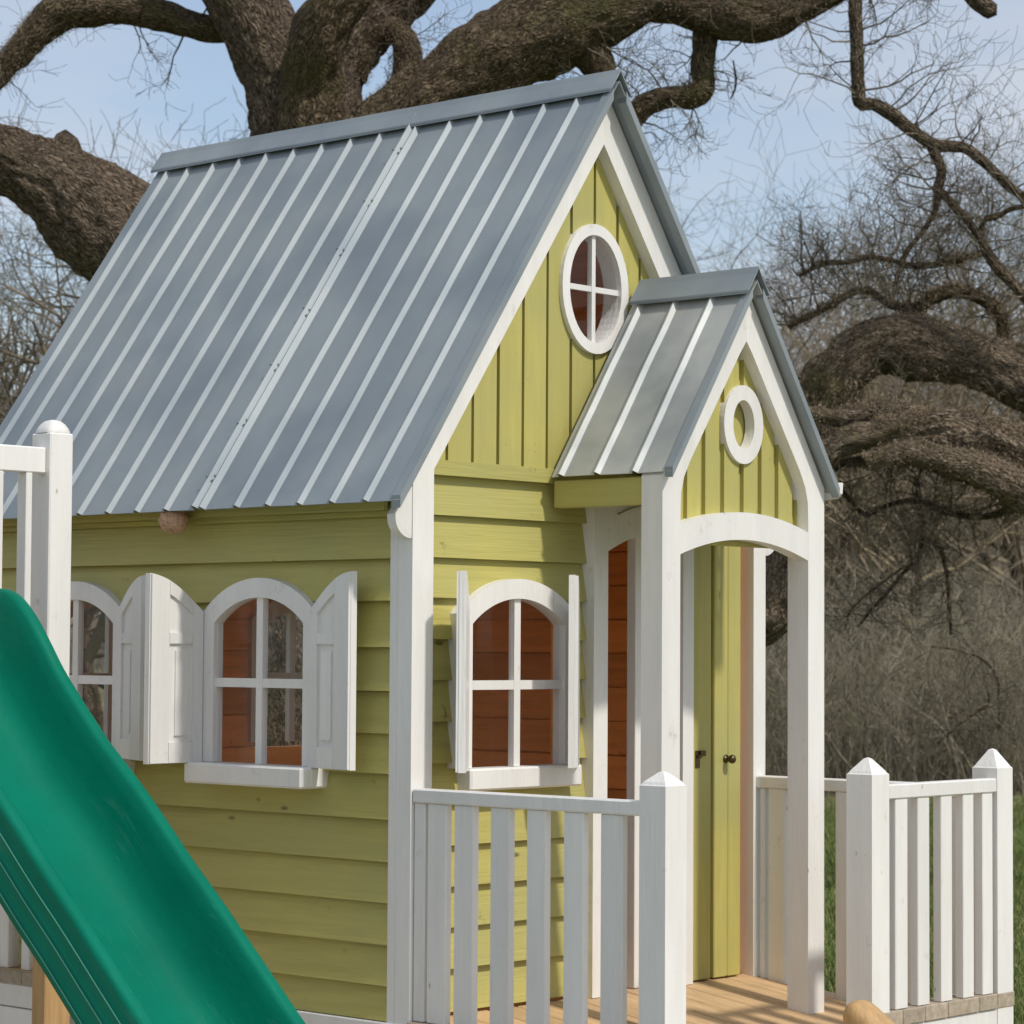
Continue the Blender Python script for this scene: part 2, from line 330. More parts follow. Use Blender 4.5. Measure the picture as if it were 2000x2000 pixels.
def board(name, m, parent, P, u0, u1, z0, z1, holes=(), dbot=0.0, dtop=0.0, thick=0.012, zhi=None, step=0.014, minz=0.006):
    """a plank cut to shape: u0..u1 by z0..z1, minus the holes (each a function u -> (lo, hi) or None); every left-over piece is one object"""
    us = {u0, u1}
    for (h, a, b_) in holes:
        a, b_ = max(a, u0), min(b_, u1)
        if b_ > a:
            n = max(2, int((b_ - a) / step)); us |= {a + (b_ - a) * i / n for i in range(n + 1)} | {a + 1e-4, b_ - 1e-4}
    if zhi is not None:
        n = 8; us |= {u0 + (u1 - u0) * i / n for i in range(n + 1)}
    us = sorted(u for u in us if u0 - 1e-9 <= u <= u1 + 1e-9)
    top = lambda u: min(z1, zhi(u)) if zhi else z1
    segs = {'lo': [], 'hi': []}
    def spans(u):
        lo, hi = z0, top(u); out = [(lo, hi)]
        for (h, a, b_) in holes:
            if a < u < b_:
                r = h(u)
                if r is None: continue
                out2 = []
                for (p, q) in out:
                    if r[1] <= p or r[0] >= q: out2.append((p, q)); continue
                    if r[0] - p > minz: out2.append((p, r[0]))
                    if q - r[1] > minz: out2.append((r[1], q))
                out = out2
        return [s_ for s_ in out if s_[1] - s_[0] > minz]
    runs = []                              # list of active runs: list of (u, lo, hi)
    active = []
    for k in range(len(us) - 1):
        ua, ub = us[k], us[k + 1]
        if ub - ua < 1e-7: continue
        e = (ub - ua) * 0.02
        sa, sb = spans(ua + e), spans(ub - e); new = []
        if len(sa) == len(sb):
            for s1, s2 in zip(sa, sb):
                hit = None
                for r in active:
                    if abs(r[-1][0] - ua) < 1e-7 and min(r[-1][2], s1[1]) - max(r[-1][1], s1[0]) > 0.004 and r not in new: hit = r; break
                if hit is None: hit = [(ua, s1[0], s1[1])]; runs.append(hit)
                elif abs(hit[-1][1] - s1[0]) > 0.01 or abs(hit[-1][2] - s1[1]) > 0.01: hit.append((ua, s1[0], s1[1]))
                hit.append((ub, s2[0], s2[1])); new.append(hit)
        active = new
    objs = []
    D = lambda z: dbot + (dtop - dbot) * (z - z0) / max(1e-6, z1 - z0)
    for r in runs:
        if r[-1][0] - r[0][0] < 0.006: continue
        b = MB(); n = len(r)
        for (u, lo, hi) in r:
            b.v += [tuple(P(u, lo, D(lo))), tuple(P(u, hi, D(hi))), tuple(P(u, hi, D(hi) - thick)), tuple(P(u, lo, D(lo) - thick))]
        for i in range(n - 1):
            for q in range(4):
                a, c = i * 4 + q, i * 4 + (q + 1) % 4; b.f.append((a, c, c + 4, a + 4))
        b.f.append((0, 3, 2, 1)); o = (n - 1) * 4; b.f.append((o, o + 1, o + 2, o + 3))
        objs.append(b.build(name, m, parent))
    return objs

# ---- window openings
class Arch:
    """arched window: centre u, half width of the opening, sill, spring and crown heights"""
    def __init__(s, uc, a=0.195, zs=0.765, zsp=1.18, zc=1.256, ring=0.058):
        s.uc, s.a, s.zs, s.zsp, s.zc, s.ring = uc, a, zs, zsp, zc, ring
        h = zc - zsp; s.R = (a * a + h * h) / (2 * h); s.cz = zc - s.R
    def top(s, u, grow=0.0):
        q = (s.R + grow) ** 2 - (u - s.uc) ** 2
        return s.cz + math.sqrt(max(0, q))
    def hole(s, grow=0.02):
        return (lambda u: (s.zs - 0.02, s.top(u, grow)), s.uc - s.a - grow, s.uc + s.a + grow)
    def outline(s, half, grow, n=22):
        pts = [(s.uc - half, s.zs)]
        for i in range(n + 1):
            u = s.uc - half + 2 * half * i / n; pts.append((u, s.top(u, grow)))
        pts.append((s.uc + half, s.zs)); return pts
wR = Arch(-0.612); wL = Arch(-1.475); wF = Arch(0.460, a=0.203)
wBK = Arch(0.52, a=0.21)          # back wall
wBK2 = Arch(1.37, a=0.15, zc=1.236)
wFAR = Arch(-1.66, a=0.20)        # far wall
def make_window(arc, P, parent, d0, d1, sill=None, mun_d=-0.004, label=None):
    b = MB(); b.strip(arc.outline(arc.a, 0), arc.outline(arc.a + arc.ring - 0.004, arc.ring), P, d0, d1)
    fr = b.build('window', WHITE, parent)
    if label: fr['label'] = label
    mw = 0.0135
    b = MB(); pts = [(arc.uc - mw, arc.zs), (arc.uc + mw, arc.zs), (arc.uc + mw, arc.zc + 0.004), (arc.uc - mw, arc.zc + 0.004)]
    q = [P(u, z, mun_d) for u, z in pts]; b.prism(q, P(0, 0, mun_d + 0.022) - P(0, 0, mun_d)); b.build('muntin', WHITE, fr)
    zm = 1.003
    for s_ in (-1, 1):
        e = sorted((arc.uc + s_ * mw, arc.uc + s_ * arc.a))
        b = MB(); q = [P(u, z, mun_d + 0.002) for u, z in ((e[0], zm - mw), (e[1], zm - mw), (e[1], zm + mw), (e[0], zm + mw))]
        b.prism(q, P(0, 0, mun_d + 0.018) - P(0, 0, mun_d)); b.build('muntin', WHITE, fr)
        g0, g1 = e[0] + 0.001, e[1] - 0.001
        for lowr in (True, False):
            if lowr: pl = [(g0, arc.zs), (g1, arc.zs), (g1, zm - mw), (g0, zm - mw)]
            else: pl = [(g0, zm + mw), (g1, zm + mw)] + [(g1 + (g0 - g1) * i / 10, arc.top(g1 + (g0 - g1) * i / 10)) for i in range(11)]
            b = MB(); b.prism([P(u, z, mun_d + 0.006) for u, z in pl], P(0, 0, 0.003) - P(0, 0, 0)); b.build('pane', GLASS, fr)
    if sill:
        u0, u1, z0, z1, dd = sill; p, q = P(u0, z0, -0.03), P(u1, z1, dd)
        b = MB(); b.box(min(p.x, q.x), max(p.x, q.x), min(p.y, q.y), max(p.y, q.y), z0, z1, c=0.006); b.build('sill', WHITE, fr)
    return fr
make_window(wR, PS, house, -0.012, 0.026, (-0.865, -0.352, 0.703, 0.764, 0.09))
make_window(wL, PS, house, -0.012, 0.026, (-1.73, -1.218, 0.703, 0.764, 0.09))
make_window(wF, PF, house, -0.014, 0.034, (0.235, 0.725, 0.700, 0.764, 0.052), 0.002)
make_window(wBK, PB, house, -0.06, 0.02)
make_window(wBK2, PB, house, -0.06, 0.02)
make_window(wFAR, PFAR, house, -0.06, 0.02)

# ---- side wall (in shade) with its lap siding
ZS = [0.060, 0.157, 0.272, 0.391, 0.506, 0.625, 0.753, 0.867, 0.986, 1.110, 1.241, 1.361, 1.482, 1.560]
hs = [wR.hole(), wL.hole()]
hs2 = [wR.hole(0.05), wL.hole(0.05)]
sw = board('side_wall', INNER, house, PS, XB, -0.02, 0.04, 1.56, hs2, -0.03, -0.03, 0.012)[0]
for i in range(len(ZS) - 1):
    j = random.uniform(-0.002, 0.002); k = random.uniform(-0.0015, 0.0015)
    board('plank', GREEN_X, sw, PS, XB, -0.088, ZS[i] + 0.001 + j * 0.6, ZS[i + 1] + 0.010, hs, 0.003 + j, -0.022 + k, 0.012)
# ---- front wall
ZF = [0.072, 0.193, 0.311, 0.427, 0.544, 0.662, 0.780, 0.900, 1.018, 1.135, 1.252, 1.368, 1.490, 1.605]
DR0, DR1, DRT = 0.858, 1.225, 1.44                          # door opening
def door_hole(u): return (-1.0, 1.52)
hf = [wF.hole(), (door_hole, DR0 - 0.03, DR1 + 0.03)]
hfp = [wF.hole(), (door_hole, DR0 - 0.03, W)]          # siding stops behind the folded-back door
fwall = board('front_wall', INNER, house, PF, 0.02, W - 0.02, 0.04, 1.62, hf, -0.028, -0.028, 0.012)[0]
for i in range(len(ZF) - 1):
    j = random.uniform(-0.002, 0.002)
    board('plank', GREEN_Y, fwall, PF, 0.060, W - 0.06, ZF[i] + 0.001 + j * 0.5, ZF[i + 1] + 0.010, hfp, 0.007 + j, -0.015, 0.012)
b = MB(); b.prism([PF(0.05, 1.605, -0.01), PF(W - 0.05, 1.605, -0.01), PF(W - 0.05, 1.648, -0.01), PF(0.05, 1.648, -0.01)], (0.024, 0, 0)); b.build('gable_ledge', GREEN_Y, house)
# ---- gable with upright boards and oval window
class Oval:
    def __init__(s, uc, zc, a, c): s.uc, s.zc, s.a, s.c = uc, zc, a, c
    def hole(s, g=0.0):
        def h(u):
            q = 1 - ((u - s.uc) / (s.a + g)) ** 2
            if q <= 0: return None
            e = (s.c + g) * math.sqrt(q); return (s.zc - e, s.zc + e)
        return (h, s.uc - s.a - g, s.uc + s.a + g)
    def ring(s, g, n=40): return [(s.uc + (s.a + g) * math.cos(2 * math.pi * i / n), s.zc + (s.c + g) * math.sin(2 * math.pi * i / n)) for i in range(n)]
ov = Oval(0.822, 2.211, 0.122, 0.166)
gin = lambda u: roof_z(u) - 0.06
gab = board('front_gable', GREEN_Z, house, PF, 0.05, W - 0.05, 1.60, 2.80, [ov.hole(0.006)], -0.022, -0.022, 0.012, zhi=gin)[0]
e0 = 0.072
for i in range(15):
    u0, u1 = e0 + i * 0.1085, e0 + (i + 1) * 0.1085
    if u0 > W - 0.08: break
    j = random.uniform(-0.0012, 0.0012)
    board('board', GREEN_Z, gab, PF, u0 + 0.006, min(u1, W - 0.06) - 0.006, 1.646, 2.80, [ov.hole(0.01)], -0.002 + j, -0.002 + j, 0.018, zhi=gin)
def oval_window(o, P, parent, d0, d1, ring, panes=True, name='oval_window'):
    b = MB(); b.strip(o.ring(0), o.ring(ring), P, d0, d1, True); fr = b.build(name, WHITE, parent)
    if not panes: return fr
    m_ = 0.0085
    b = MB(); b.prism([P(u, z, d1 - 0.028) for u, z in ((o.uc - m_, o.zc - o.c - 0.004), (o.uc + m_, o.zc - o.c - 0.004), (o.uc + m_, o.zc + o.c + 0.004), (o.uc - m_, o.zc + o.c + 0.004))], P(0, 0, 0.018) - P(0, 0, 0)); b.build('muntin', WHITE, fr)
    for s_ in (-1, 1):
        e = sorted((o.uc + s_ * m_, o.uc + s_ * (o.a + 0.004)))
        b = MB(); b.prism([P(u, z, d1 - 0.027) for u, z in ((e[0], o.zc - m_), (e[1], o.zc - m_), (e[1], o.zc + m_), (e[0], o.zc + m_))], P(0, 0, 0.015) - P(0, 0, 0)); b.build('muntin', WHITE, fr)
        for t_ in (-1, 1):
            pl = [(o.uc + s_ * (m_ + 0.001), o.zc + t_ * (m_ + 0.001))]
            for i in range(9):
                an = (0.08 + (math.pi / 2 - 0.16) * i / 8); pl.append((o.uc + s_ * o.a * math.cos(an), o.zc + t_ * o.c * math.sin(an)))
            b = MB(); b.prism([P(u, z, d1 - 0.022) for u, z in pl], P(0, 0, 0.003) - P(0, 0, 0)); b.build('pane', GLASS, fr)
    return fr
oval_window(ov, PF, house, -0.06, 0.013, 0.034)
# ---- far and back walls, floor, back gable (inside is stained brown)
fa = board('far_wall', INNER, house, PFAR, XB, -0.03, 0.04, 1.56, [wFAR.hole()], -0.02, -0.02, 0.03)[0]
for i in range(13):
    board('plank', INNER, fa, PFAR, XB + 0.06, -0.06, 0.062 + i * 0.115, 0.062 + (i + 1) * 0.115 - 0.004, [wFAR.hole()], 0.0, -0.003, 0.018)
bk = board('back_wall', INNER, house, PB, 0.03, W - 0.03, 0.04, 2.8, [wBK.hole(), wBK2.hole()], -0.02, -0.02, 0.03, zhi=gin)[0]
for i in range(22):
    z0 = 0.062 + i * 0.115
    yy = 0.06 if z0 < 1.4 else YR - (2.72 - z0 - 0.115) / SL
    if yy > YR - 0.06: break
    board('plank', INNER, bk, PB, max(0.06, yy), min(W - 0.06, 2 * YR - max(0.06, yy)), z0, z0 + 0.111, [wBK.hole(), wBK2.hole()], 0.0, -0.003, 0.018)
abox('floor', DECK, house, XB, -0.06, 0.03, W - 0.03, 0.0, 0.058, c=0)
# ---- corner posts
for (x0, x1, y0, y1) in ((-0.091, -0.0565, 0.0008, 0.085), (-0.091, -0.0565, W - 0.064, W - 0.0008), (XB - 0.02, XB + 0.07, -0.002, 0.085), (XB - 0.02, XB + 0.07, W - 0.08, W)):
    top = min(roof_z(y0), roof_z(y1)) - 0.01
    abox('corner_post', WHITE, house, x0, x1, y0, y1, 0.0 if x0 > -1 else GZ, top, c=0.003)
# ---- roof: three ribbed sheets a side
RIBS = [-0.070, -0.205, -0.340, -0.474, -0.608, -0.765, -0.925, -1.062, -1.200, -1.339, -1.477, -1.614, -1.750, -1.887, -2.0]
def ribbed(name, parent, x0, x1, ya, za, yb, zb, ribs, wide=(), th=0.003, lift=0.0, m=None):
    """metal sheet with trapezoid ribs running from the ridge (ya, za) to the eave (yb, zb)"""
    nrm = Vector((0, -(zb - za), (yb - ya)))
    if nrm.z < 0: nrm = -nrm
    nrm.normalize(); prof = [(x0, 0.0)]
    for rx in sorted(ribs):
        if not (x0 + 0.01 < rx < x1 - 0.005): continue
        if rx in wide: prof += [(rx - 0.036, 0), (rx - 0.031, 0.0215), (rx - 0.025, 0.022), (rx - 0.009, 0.0040), (rx - 0.006, 0.0035), (rx - 0.003, 0.0155), (rx + 0.002, 0.0160), (rx + 0.0145, 0.0008), (rx + 0.017, 0)]
        else: prof += [(rx - 0.013, 0), (rx - 0.007, 0.0128), (rx - 0.001, 0.0132), (rx + 0.0100, 0.0006), (rx + 0.0125, 0)]
    prof.append((x1, 0.0)); b = MB(); n = len(prof); NS = 14
    for layer in (0, 1):
        for k in range(NS + 1):
            t = k / NS
            for (x, h) in prof:
                wv = 0.0022 * noise.noise(Vector((x * 5, t * 3, 5))) + (0.0015 * noise.noise(Vector((x * 16, t * 6, 9))))
                p = Vector((x, ya + (yb - ya) * t, za + (zb - za) * t)) + nrm * (h + wv + lift - (th if layer else 0)); b.v.append(tuple(p))
    S = (NS + 1) * n
    for k in range(NS):
        for i in range(n - 1):
            a = k * n + i; b.f.append((a, a + n, a + n + 1, a + 1)); a += S; b.f.append((a, a + 1, a + n + 1, a + n))
    for i in range(n - 1):
        a = NS * n + i; b.f.append((a, a + S, a + S + 1, a + 1)); b.f.append((i, i + 1, i + 1 + S, i + S))
    for k in range(NS):
        a = k * n; b.f.append((a, a + S, a + n + S, a + n)); a += n - 1; b.f.append((a, a + n, a + n + S, a + S))
    return b.build(name, m or METAL, parent)
ZRD = 2.842; EV = -0.115
sheets = [(-2.07, -0.738, 0.0), (-0.741, 0.06, 0.0015)]
for (xa, xb, lf) in sheets:
    ribbed('roof_sheet', house, xa, xb, YR, ZRD, EV, ZRD + SL * (EV - YR), RIBS, (-0.765,), lift=lf)
    ribbed('roof_sheet', house, xa, xb, YR, ZRD, W - EV, ZRD + SL * (EV - YR), RIBS, (-0.765,), lift=lf)
def cap(name, parent, x0, x1, yc, zt, wd, slope, sag=0.0):
    b = MB(); n = 14; th = 0.003
    prof = [(-wd - 0.001, -slope * wd - 0.006), (-wd, -slope * wd), (-0.012, -0.014 * slope), (0, 0), (0.012, -0.014 * slope), (wd, -slope * wd), (wd + 0.001, -slope * wd - 0.006)]
    for k in range(n + 1):
        x = x0 + (x1 - x0) * k / n
        for lay in (0, 1):
            for (y, z) in prof: b.v.append((x, yc + y, zt + z - lay * th * 2 + 0.002 * noise.noise(Vector((x * 3, y * 9, 2)))))
    m_ = len(prof) * 2; q = len(prof)
    for k in range(n):
        for i in range(q - 1):
            a = k * m_ + i; b.f.append((a, a + m_, a + m_ + 1, a + 1)); a += q; b.f.append((a, a + 1, a + m_ + 1, a + m_))
    for k in (0, n):
        for i in range(q - 1): a = k * m_ + i; b.f.append((a, a + 1, a + 1 + q, a + q))
    return b.build(name, METAL, parent)
cap('ridge_cap', house, -2.085, 0.066, YR, 2.880, 0.047, SL)
for s_ in (-1, 1):
    b = MB(); dz = 0.022
    q = [(YR, 2.815), (YR + s_ * (YR - 0.045), 2.815 - SL * (YR - 0.045)), (YR + s_ * (YR - 0.045), 2.815 - SL * (YR - 0.045) - dz), (YR, 2.815 - dz)]
    b.prism([(XB - 0.02, y, z) for y, z in q], (-XB - 0.04, 0, 0)); b.build('roof_lining', INNER, house)
nsl = Vector((0, -SL, 1)).normalized(); scr = MB()
for rx in RIBS[:-1]:
    for t_ in (0.10, 0.24, 0.37, 0.52, 0.66, 0.80, 0.93):
        for (dx_, h_) in (((-0.0285, 0.0225), (0.0, 0.0165)) if rx == -0.765 else ()):
            yy_ = YR + (EV - YR) * (t_ + random.uniform(-0.006, 0.006)); zz_ = ZRD + SL * (yy_ - YR); cc = Vector((rx + dx_ + random.uniform(-0.002, 0.002), yy_, zz_)) + nsl * h_
            e1 = Vector((1, 0, 0)); e2 = nsl.cross(e1); o_ = len(scr.v)
            for (rr_, hh_) in ((0.0055, 0.001), (0.0055, 0.0022), (0.0032, 0.0026), (0.0032, 0.0055)):
                for i in range(6): scr.v.append(tuple(cc + (e1 * math.cos(i * math.pi / 3) + e2 * math.sin(i * math.pi / 3)) * rr_ + nsl * hh_))
            for k in range(3):
                for i in range(6): scr.f.append((o_ + k * 6 + i, o_ + k * 6 + (i + 1) % 6, o_ + k * 6 + 6 + (i + 1) % 6, o_ + k * 6 + 6 + i))
            scr.f.append(tuple(o_ + 18 + i for i in range(6)))
so_ = scr.build('roof_screws', METAL, house); so_['kind'] = 'stuff'
# folded sheet edge along the front rake
for s_ in (-1, 1):
    b = MB(); yb = YR + s_ * (YR - EV)
    for (x, dz) in ((0.030, 0.016), (0.0635, 0.016), (0.0635, -0.020), (0.030, -0.018)):
        b.v += [(x, YR + s_ * 0.03, ZRD - SL * 0.03 + dz), (x, yb, ZRD + SL * (EV - YR) + dz)]
    b.f = [(0, 1, 3, 2), (2, 3, 5, 4), (4, 5, 7, 6), (6, 7, 1, 0), (0, 2, 4, 6), (1, 3, 5, 7)]
    b.build('rake_trim', METAL, house)
# ---- white barge boards, post and bracket
for s_ in (-1, 1):
    lw = 0.085 if s_ < 0 else 0.064
    f = lambda y: YR + s_ * (YR - y)          # mirror for the right side
    poly = [(YR, 2.655), (lw, 2.655 - SL * (YR - lw) + 0.005), (lw, 0.0005), (0.0, 0.0005), (0.0, roof_z(0.0) - 0.006), (YR, roof_z(YR) - 0.006)]
    poly = [(f(y) if s_ < 0 else f(y), z) for y, z in poly]
    b = MB(); b.prism([(-0.056, y, z) for y, z in poly], (0.056, 0, 0)); b.build('gable_frame', WHITE, house)
for s_ in (0, 1):
    m_ = (lambda y: y) if s_ == 0 else (lambda y: W - y)
    pts = [(m_(0.0), 1.565), (m_(-0.066), 1.565 - SL * 0.066 + 0.012)]
    for i in range(9):
        a = i / 8 * math.pi / 2; pts.append((m_(-0.066 * math.cos(a) + (-0.0) * (1 - math.cos(a))), 1.475 - 0.058 * math.sin(a)))
    pts.append((m_(-0.0012), 1.417))
    b = MB(); b.prism([(-0.036, y, z) for y, z in pts], (0.033, 0, 0)); b.build('eave_bracket', WHITE, house)
# white board under the eave edge at each side, hidden by the roof sheet from here
b = MB(); b.box(-2.0, -0.095, -0.02, -0.0045, 1.50, 1.545); b.build('eave_board', GREEN_X, house)

# ---- shutters
def shutter(hx, hy, ang, w_=0.205, flip=1, z0=0.762, zh=1.215, zf=1.326, label=None):
    """hinged at (hx, hy); ang = direction of the leaf in the ground plane; flip = which face carries the panels"""
    def topz(u): t = u / w_; return zh + (zf - zh) * math.sin(t * math.pi / 2 * 0.96) / math.sin(math.pi / 2 * 0.96)
    def outline(u0, u1, off=0.0, n=12): return [(u0 + (u1 - u0) * i / n, topz(u0 + (u1 - u0) * i / n) - off) for i in range(n + 1)]
    mw = Matrix.Translation((hx, hy, 0)) @ Matrix.Rotation(ang, 4, 'Z')
    T = lambda u, z, d: mw @ Vector((u, d * flip, z))
    b = MB(); poly = [(0, z0)] + outline(0, w_) + [(w_, z0)]
    b.prism([T(u, z, -0.010) for u, z in poly], T(0, 0, 0.010) - T(0, 0, -0.010)); s = b.build('shutter', WHITE, house)
    if label: s['label'] = label
    def piece(pl, nm='panel_trim', h=0.0075):
        bb = MB(); bb.prism([T(u, z, 0.0101) for u, z in pl], T(0, 0, 0.0101 + h) - T(0, 0, 0.0101)); bb.build(nm, WHITE, s)
    sw_ = 0.042
    piece([(0.002, z0 + 0.002)] + outline(0.002, sw_, 0.002, 4) + [(sw_, z0 + 0.002)])
    piece([(w_ - 0.075, z0 + 0.002)] + outline(w_ - 0.075, w_ - 0.002, 0.002, 5) + [(w_ - 0.002, z0 + 0.002)])
    e = 0.0012
    piece([(sw_ + e, 1.118), (w_ - 0.075 - e, 1.118), (w_ - 0.075 - e, 1.150), (sw_ + e, 1.150)])
    piece([(sw_ + e, z0 + 0.002), (w_ - 0.075 - e, z0 + 0.002), (w_ - 0.075 - e, z0 + 0.062), (sw_ + e, z0 + 0.062)])
    o_ = outline(sw_ + e, w_ - 0.075 - e, 0.002, 5); i_ = [(u, z - 0.040) for u, z in reversed(o_)]
    piece(o_ + i_)
    piece([(0.060, z0 + 0.082), (0.112, z0 + 0.082), (0.112, 1.098), (0.060, 1.098)], 'raised_panel', 0.005)
    return s
A = math.radians
shutter(-0.868, -0.028, A(-87), 0.215, 1)
shutter(-0.372, -0.026, A(-10), 0.205, -1)
shutter(-1.238, -0.026, A(-18), 0.205, -1)
shutter(-1.730, -0.028, A(-88), 0.215, 1)
shutter(0.004, 0.218, A(-49.5), 0.20, -1)
shutter(0.004, 0.692, A(-51), 0.20, 1)

# ---- door frame, open green door folded back on the wall
b = MB()
def dtop(u): return 1.408 + 0.052 * math.cos((u - (DR0 + DR1) / 2) / ((DR1 - DR0) / 2) * math.pi / 2)
inn = [(DR0, 0.06)] + [(DR0 + (DR1 - DR0) * i / 14, dtop(DR0 + (DR1 - DR0) * i / 14)) for i in range(15)] + [(DR1, 0.06)]
out = [(DR0 - 0.066, 0.06)] + [(DR0 - 0.066 + (DR1 - DR0 + 0.12) * i / 14, 1.605) for i in range(15)] + [(DR1 + 0.054, 0.06)]
b.strip(inn, out, PF, -0.045, 0.036); dfr = b.build('door_frame', WHITE, house)
arcp = [(0.90 + 0.3 * i / 10, 1.498 + 0.045 * math.sin(math.pi * (i + 1) / 12)) for i in range(11)]
b = MB(); b.strip([(u, z) for u, z in arcp], [(u, z + 0.012) for u, z in arcp], PF, 0.0361, 0.042); b.build('arch_moulding', WHITE, dfr)
abox('inner_post', WHITE, house, -0.098, -0.062, 1.060, 1.105, 0.06, 1.50, c=0.002)
door = abox('door', GREEN_Z, house, -0.046, -0.034, 1.283, 1.546, 0.068, 1.50, c=0)
for (u0, u1) in ((1.284, 1.388), (1.404, 1.474), (1.4755, 1.542)):
    abox('board', GREEN_Z, door, -0.0338, -0.018, u0, u1, 0.066, 1.495, c=0.003)
def knob(x, y, z, parent, r=0.016):
    b = MB(); n = 12; pr = [(0.0, 0.014), (0.003, 0.014), (0.004, 0.006), (0.014, 0.006), (0.018, r * 0.8), (0.026, r), (0.033, r * 0.85), (0.038, r * 0.4), (0.039, 0.0005)]
    for (d, rr) in pr:
        for i in range(n): b.v.append((x + d, y + rr * math.cos(2 * math.pi * i / n), z + rr * math.sin(2 * math.pi * i / n)))
    for k in range(len(pr) - 1):
        for i in range(n): a = k * n + i; c = k * n + (i + 1) % n; b.f.append((a, c, c + n, a + n))
    return b.build('door_knob', BRASS, parent, True)
knob(-0.0178, 1.462, 0.76, door, 0.015)
b = MB(); b.box(-0.0178, -0.0145, 1.304, 1.326, 0.735, 0.79, c=0.001); b.box(-0.0142, -0.004, 1.309, 1.321, 0.766, 0.776); b.box(-0.0142, -0.008, 1.322, 1.349, 0.772, 0.790, c=0.001); b.build('latch', BRASS, door)

# ---- porch
YC = 1.006; XF = 0.41; PL, PRr = 0.608, 1.404
def proof(y): return 2.205 - 1.47 * abs(y - YC)
for s_ in (-1, 1):
    pts = [(0, 2.035), (0.312, 1.606), (0.330, 1.56), (0.330, 1.44), (PRr - YC, 1.44), (PRr - YC, proof(PRr) - 0.008), (0, proof(YC) - 0.008)]
    # soft shoulder where the rake meets the post
    pts = [(0, 2.035), (0.030, 1.998), (0.270, 1.660), (0.298, 1.612), (0.312, 1.565), (0.3145, 1.50), (0.3145, 0.0005), (PRr - YC, 0.0005), (PRr - YC, proof(PRr) - 0.008), (0, proof(YC) - 0.008)]
    if s_ < 0: pts = [(0, 2.035), (0.030, 1.998), (0.270, 1.660), (0.298, 1.612), (0.312, 1.565), (0.3145, 1.50), (0.3145, 0.0005), (YC - PL, 0.0005), (YC - PL, proof(PL) - 0.008), (0, proof(YC) - 0.008)]
    b = MB(); b.prism([(XF - 0.078, YC + s_ * u, z) for u, z in pts], (0.078, 0, 0)); b.build('porch_post', WHITE, house)
inn = []; out = []
for i in range(21):
    t = i / 20; u = 0.684 + (1.326 - 0.684) * t; k = 1 - (2 * t - 1) ** 2
    inn.append((u, 1.383 + 0.055 * k)); out.append((u, 1.470 + 0.050 * k))
b = MB(); b.strip(inn, out, PP, 0.008, 0.059); b.build('porch_arch', WHITE, house)
po = Oval(1.032, 1.787, 0.052, 0.074)
lowp = lambda u: 1.40 + 0.09 * (1 - ((u - 1.005) / 0.33) ** 2)
pg = board('porch_gable', GREEN_Z, house, PP, 0.64, 1.37, 1.42, 2.16, [po.hole(0.004)], 0.006, 0.006, 0.012, zhi=lambda u: proof(u) - 0.03)[0]
jo = [0.668, 0.760, 0.846, 0.937, 1.033, 1.122, 1.208, 1.303, 1.36]
for i in range(len(jo) - 1):
    board('board', GREEN_Z, pg, PP, jo[i] + 0.0125, jo[i + 1] - 0.0125, 1.44, 2.16, [po.hole(0.01)], 0.020, 0.020, 0.0135, zhi=lambda u: proof(u) - 0.03)
b = MB(); b.prism([PP(u, z, -0.016) for u, z in po.ring(0.02, 20)], PP(0, 0, 0.006) - PP(0, 0, 0)); b.build('recess_panel', GREEN_Z, house)
oval_window(po, PP, house, -0.004, 0.031, 0.045, False, 'round_window')
PRIB = [0.030, 0.170, 0.313]
ze_ = proof(YC) + 0.012
for s_ in (-1, 1):
    ribbed('porch_roof_sheet', house, XW + 0.03, 0.450, YC, ze_, YC + s_ * (0.405 if s_ < 0 else 0.42), ze_ - 1.47 * (0.405 if s_ < 0 else 0.42), PRIB, m=METAL2)
    b = MB(); hwp = 0.405 if s_ < 0 else 0.42; yb = YC + s_ * hwp; zb = ze_ - 1.47 * hwp
    for (x, dz) in ((0.424, 0.013), (0.4535, 0.013), (0.4535, -0.018), (0.424, -0.016)):
        b.v += [(x, YC + s_ * 0.025, ze_ - 1.47 * 0.025 + dz), (x, yb, zb + dz)]
    b.f = [(0, 1, 3, 2), (2, 3, 5, 4), (4, 5, 7, 6), (6, 7, 1, 0), (0, 2, 4, 6), (1, 3, 5, 7)]; b.build('rake_trim', METAL, house)
cap('porch_ridge_cap', house, XW + 0.035, 0.456, YC, ze_ + 0.040, 0.050, 1.47)
abox('porch_beam', GREEN_X, house, XW + 0.022, XF - 0.079, PL + 0.012, PL + 0.05, 1.530, 1.612, c=0.003)
abox('porch_beam', GREEN_X, house, XW + 0.022, XF - 0.079, PRr - 0.05, PRr - 0.012, 1.530, 1.612, c=0.003)
b = MB(); prf = []
for i in range(7):
    a = i / 6 * math.pi / 2; prf.append((0.448 - 0.02 * (1 - math.sin(a)), 1.578 + 0.03 * (1 - math.cos(a))))
b.prism([(x, 1.404 + 0.026, z) for x, z in [(0.05, 1.578)] + [(0.40, 1.578), (0.43, 1.582), (0.444, 1.596), (0.446, 1.63), (0.05, 1.63)]], (0, 0.024, 0)); b.build('porch_eave_board', WHITE, house)

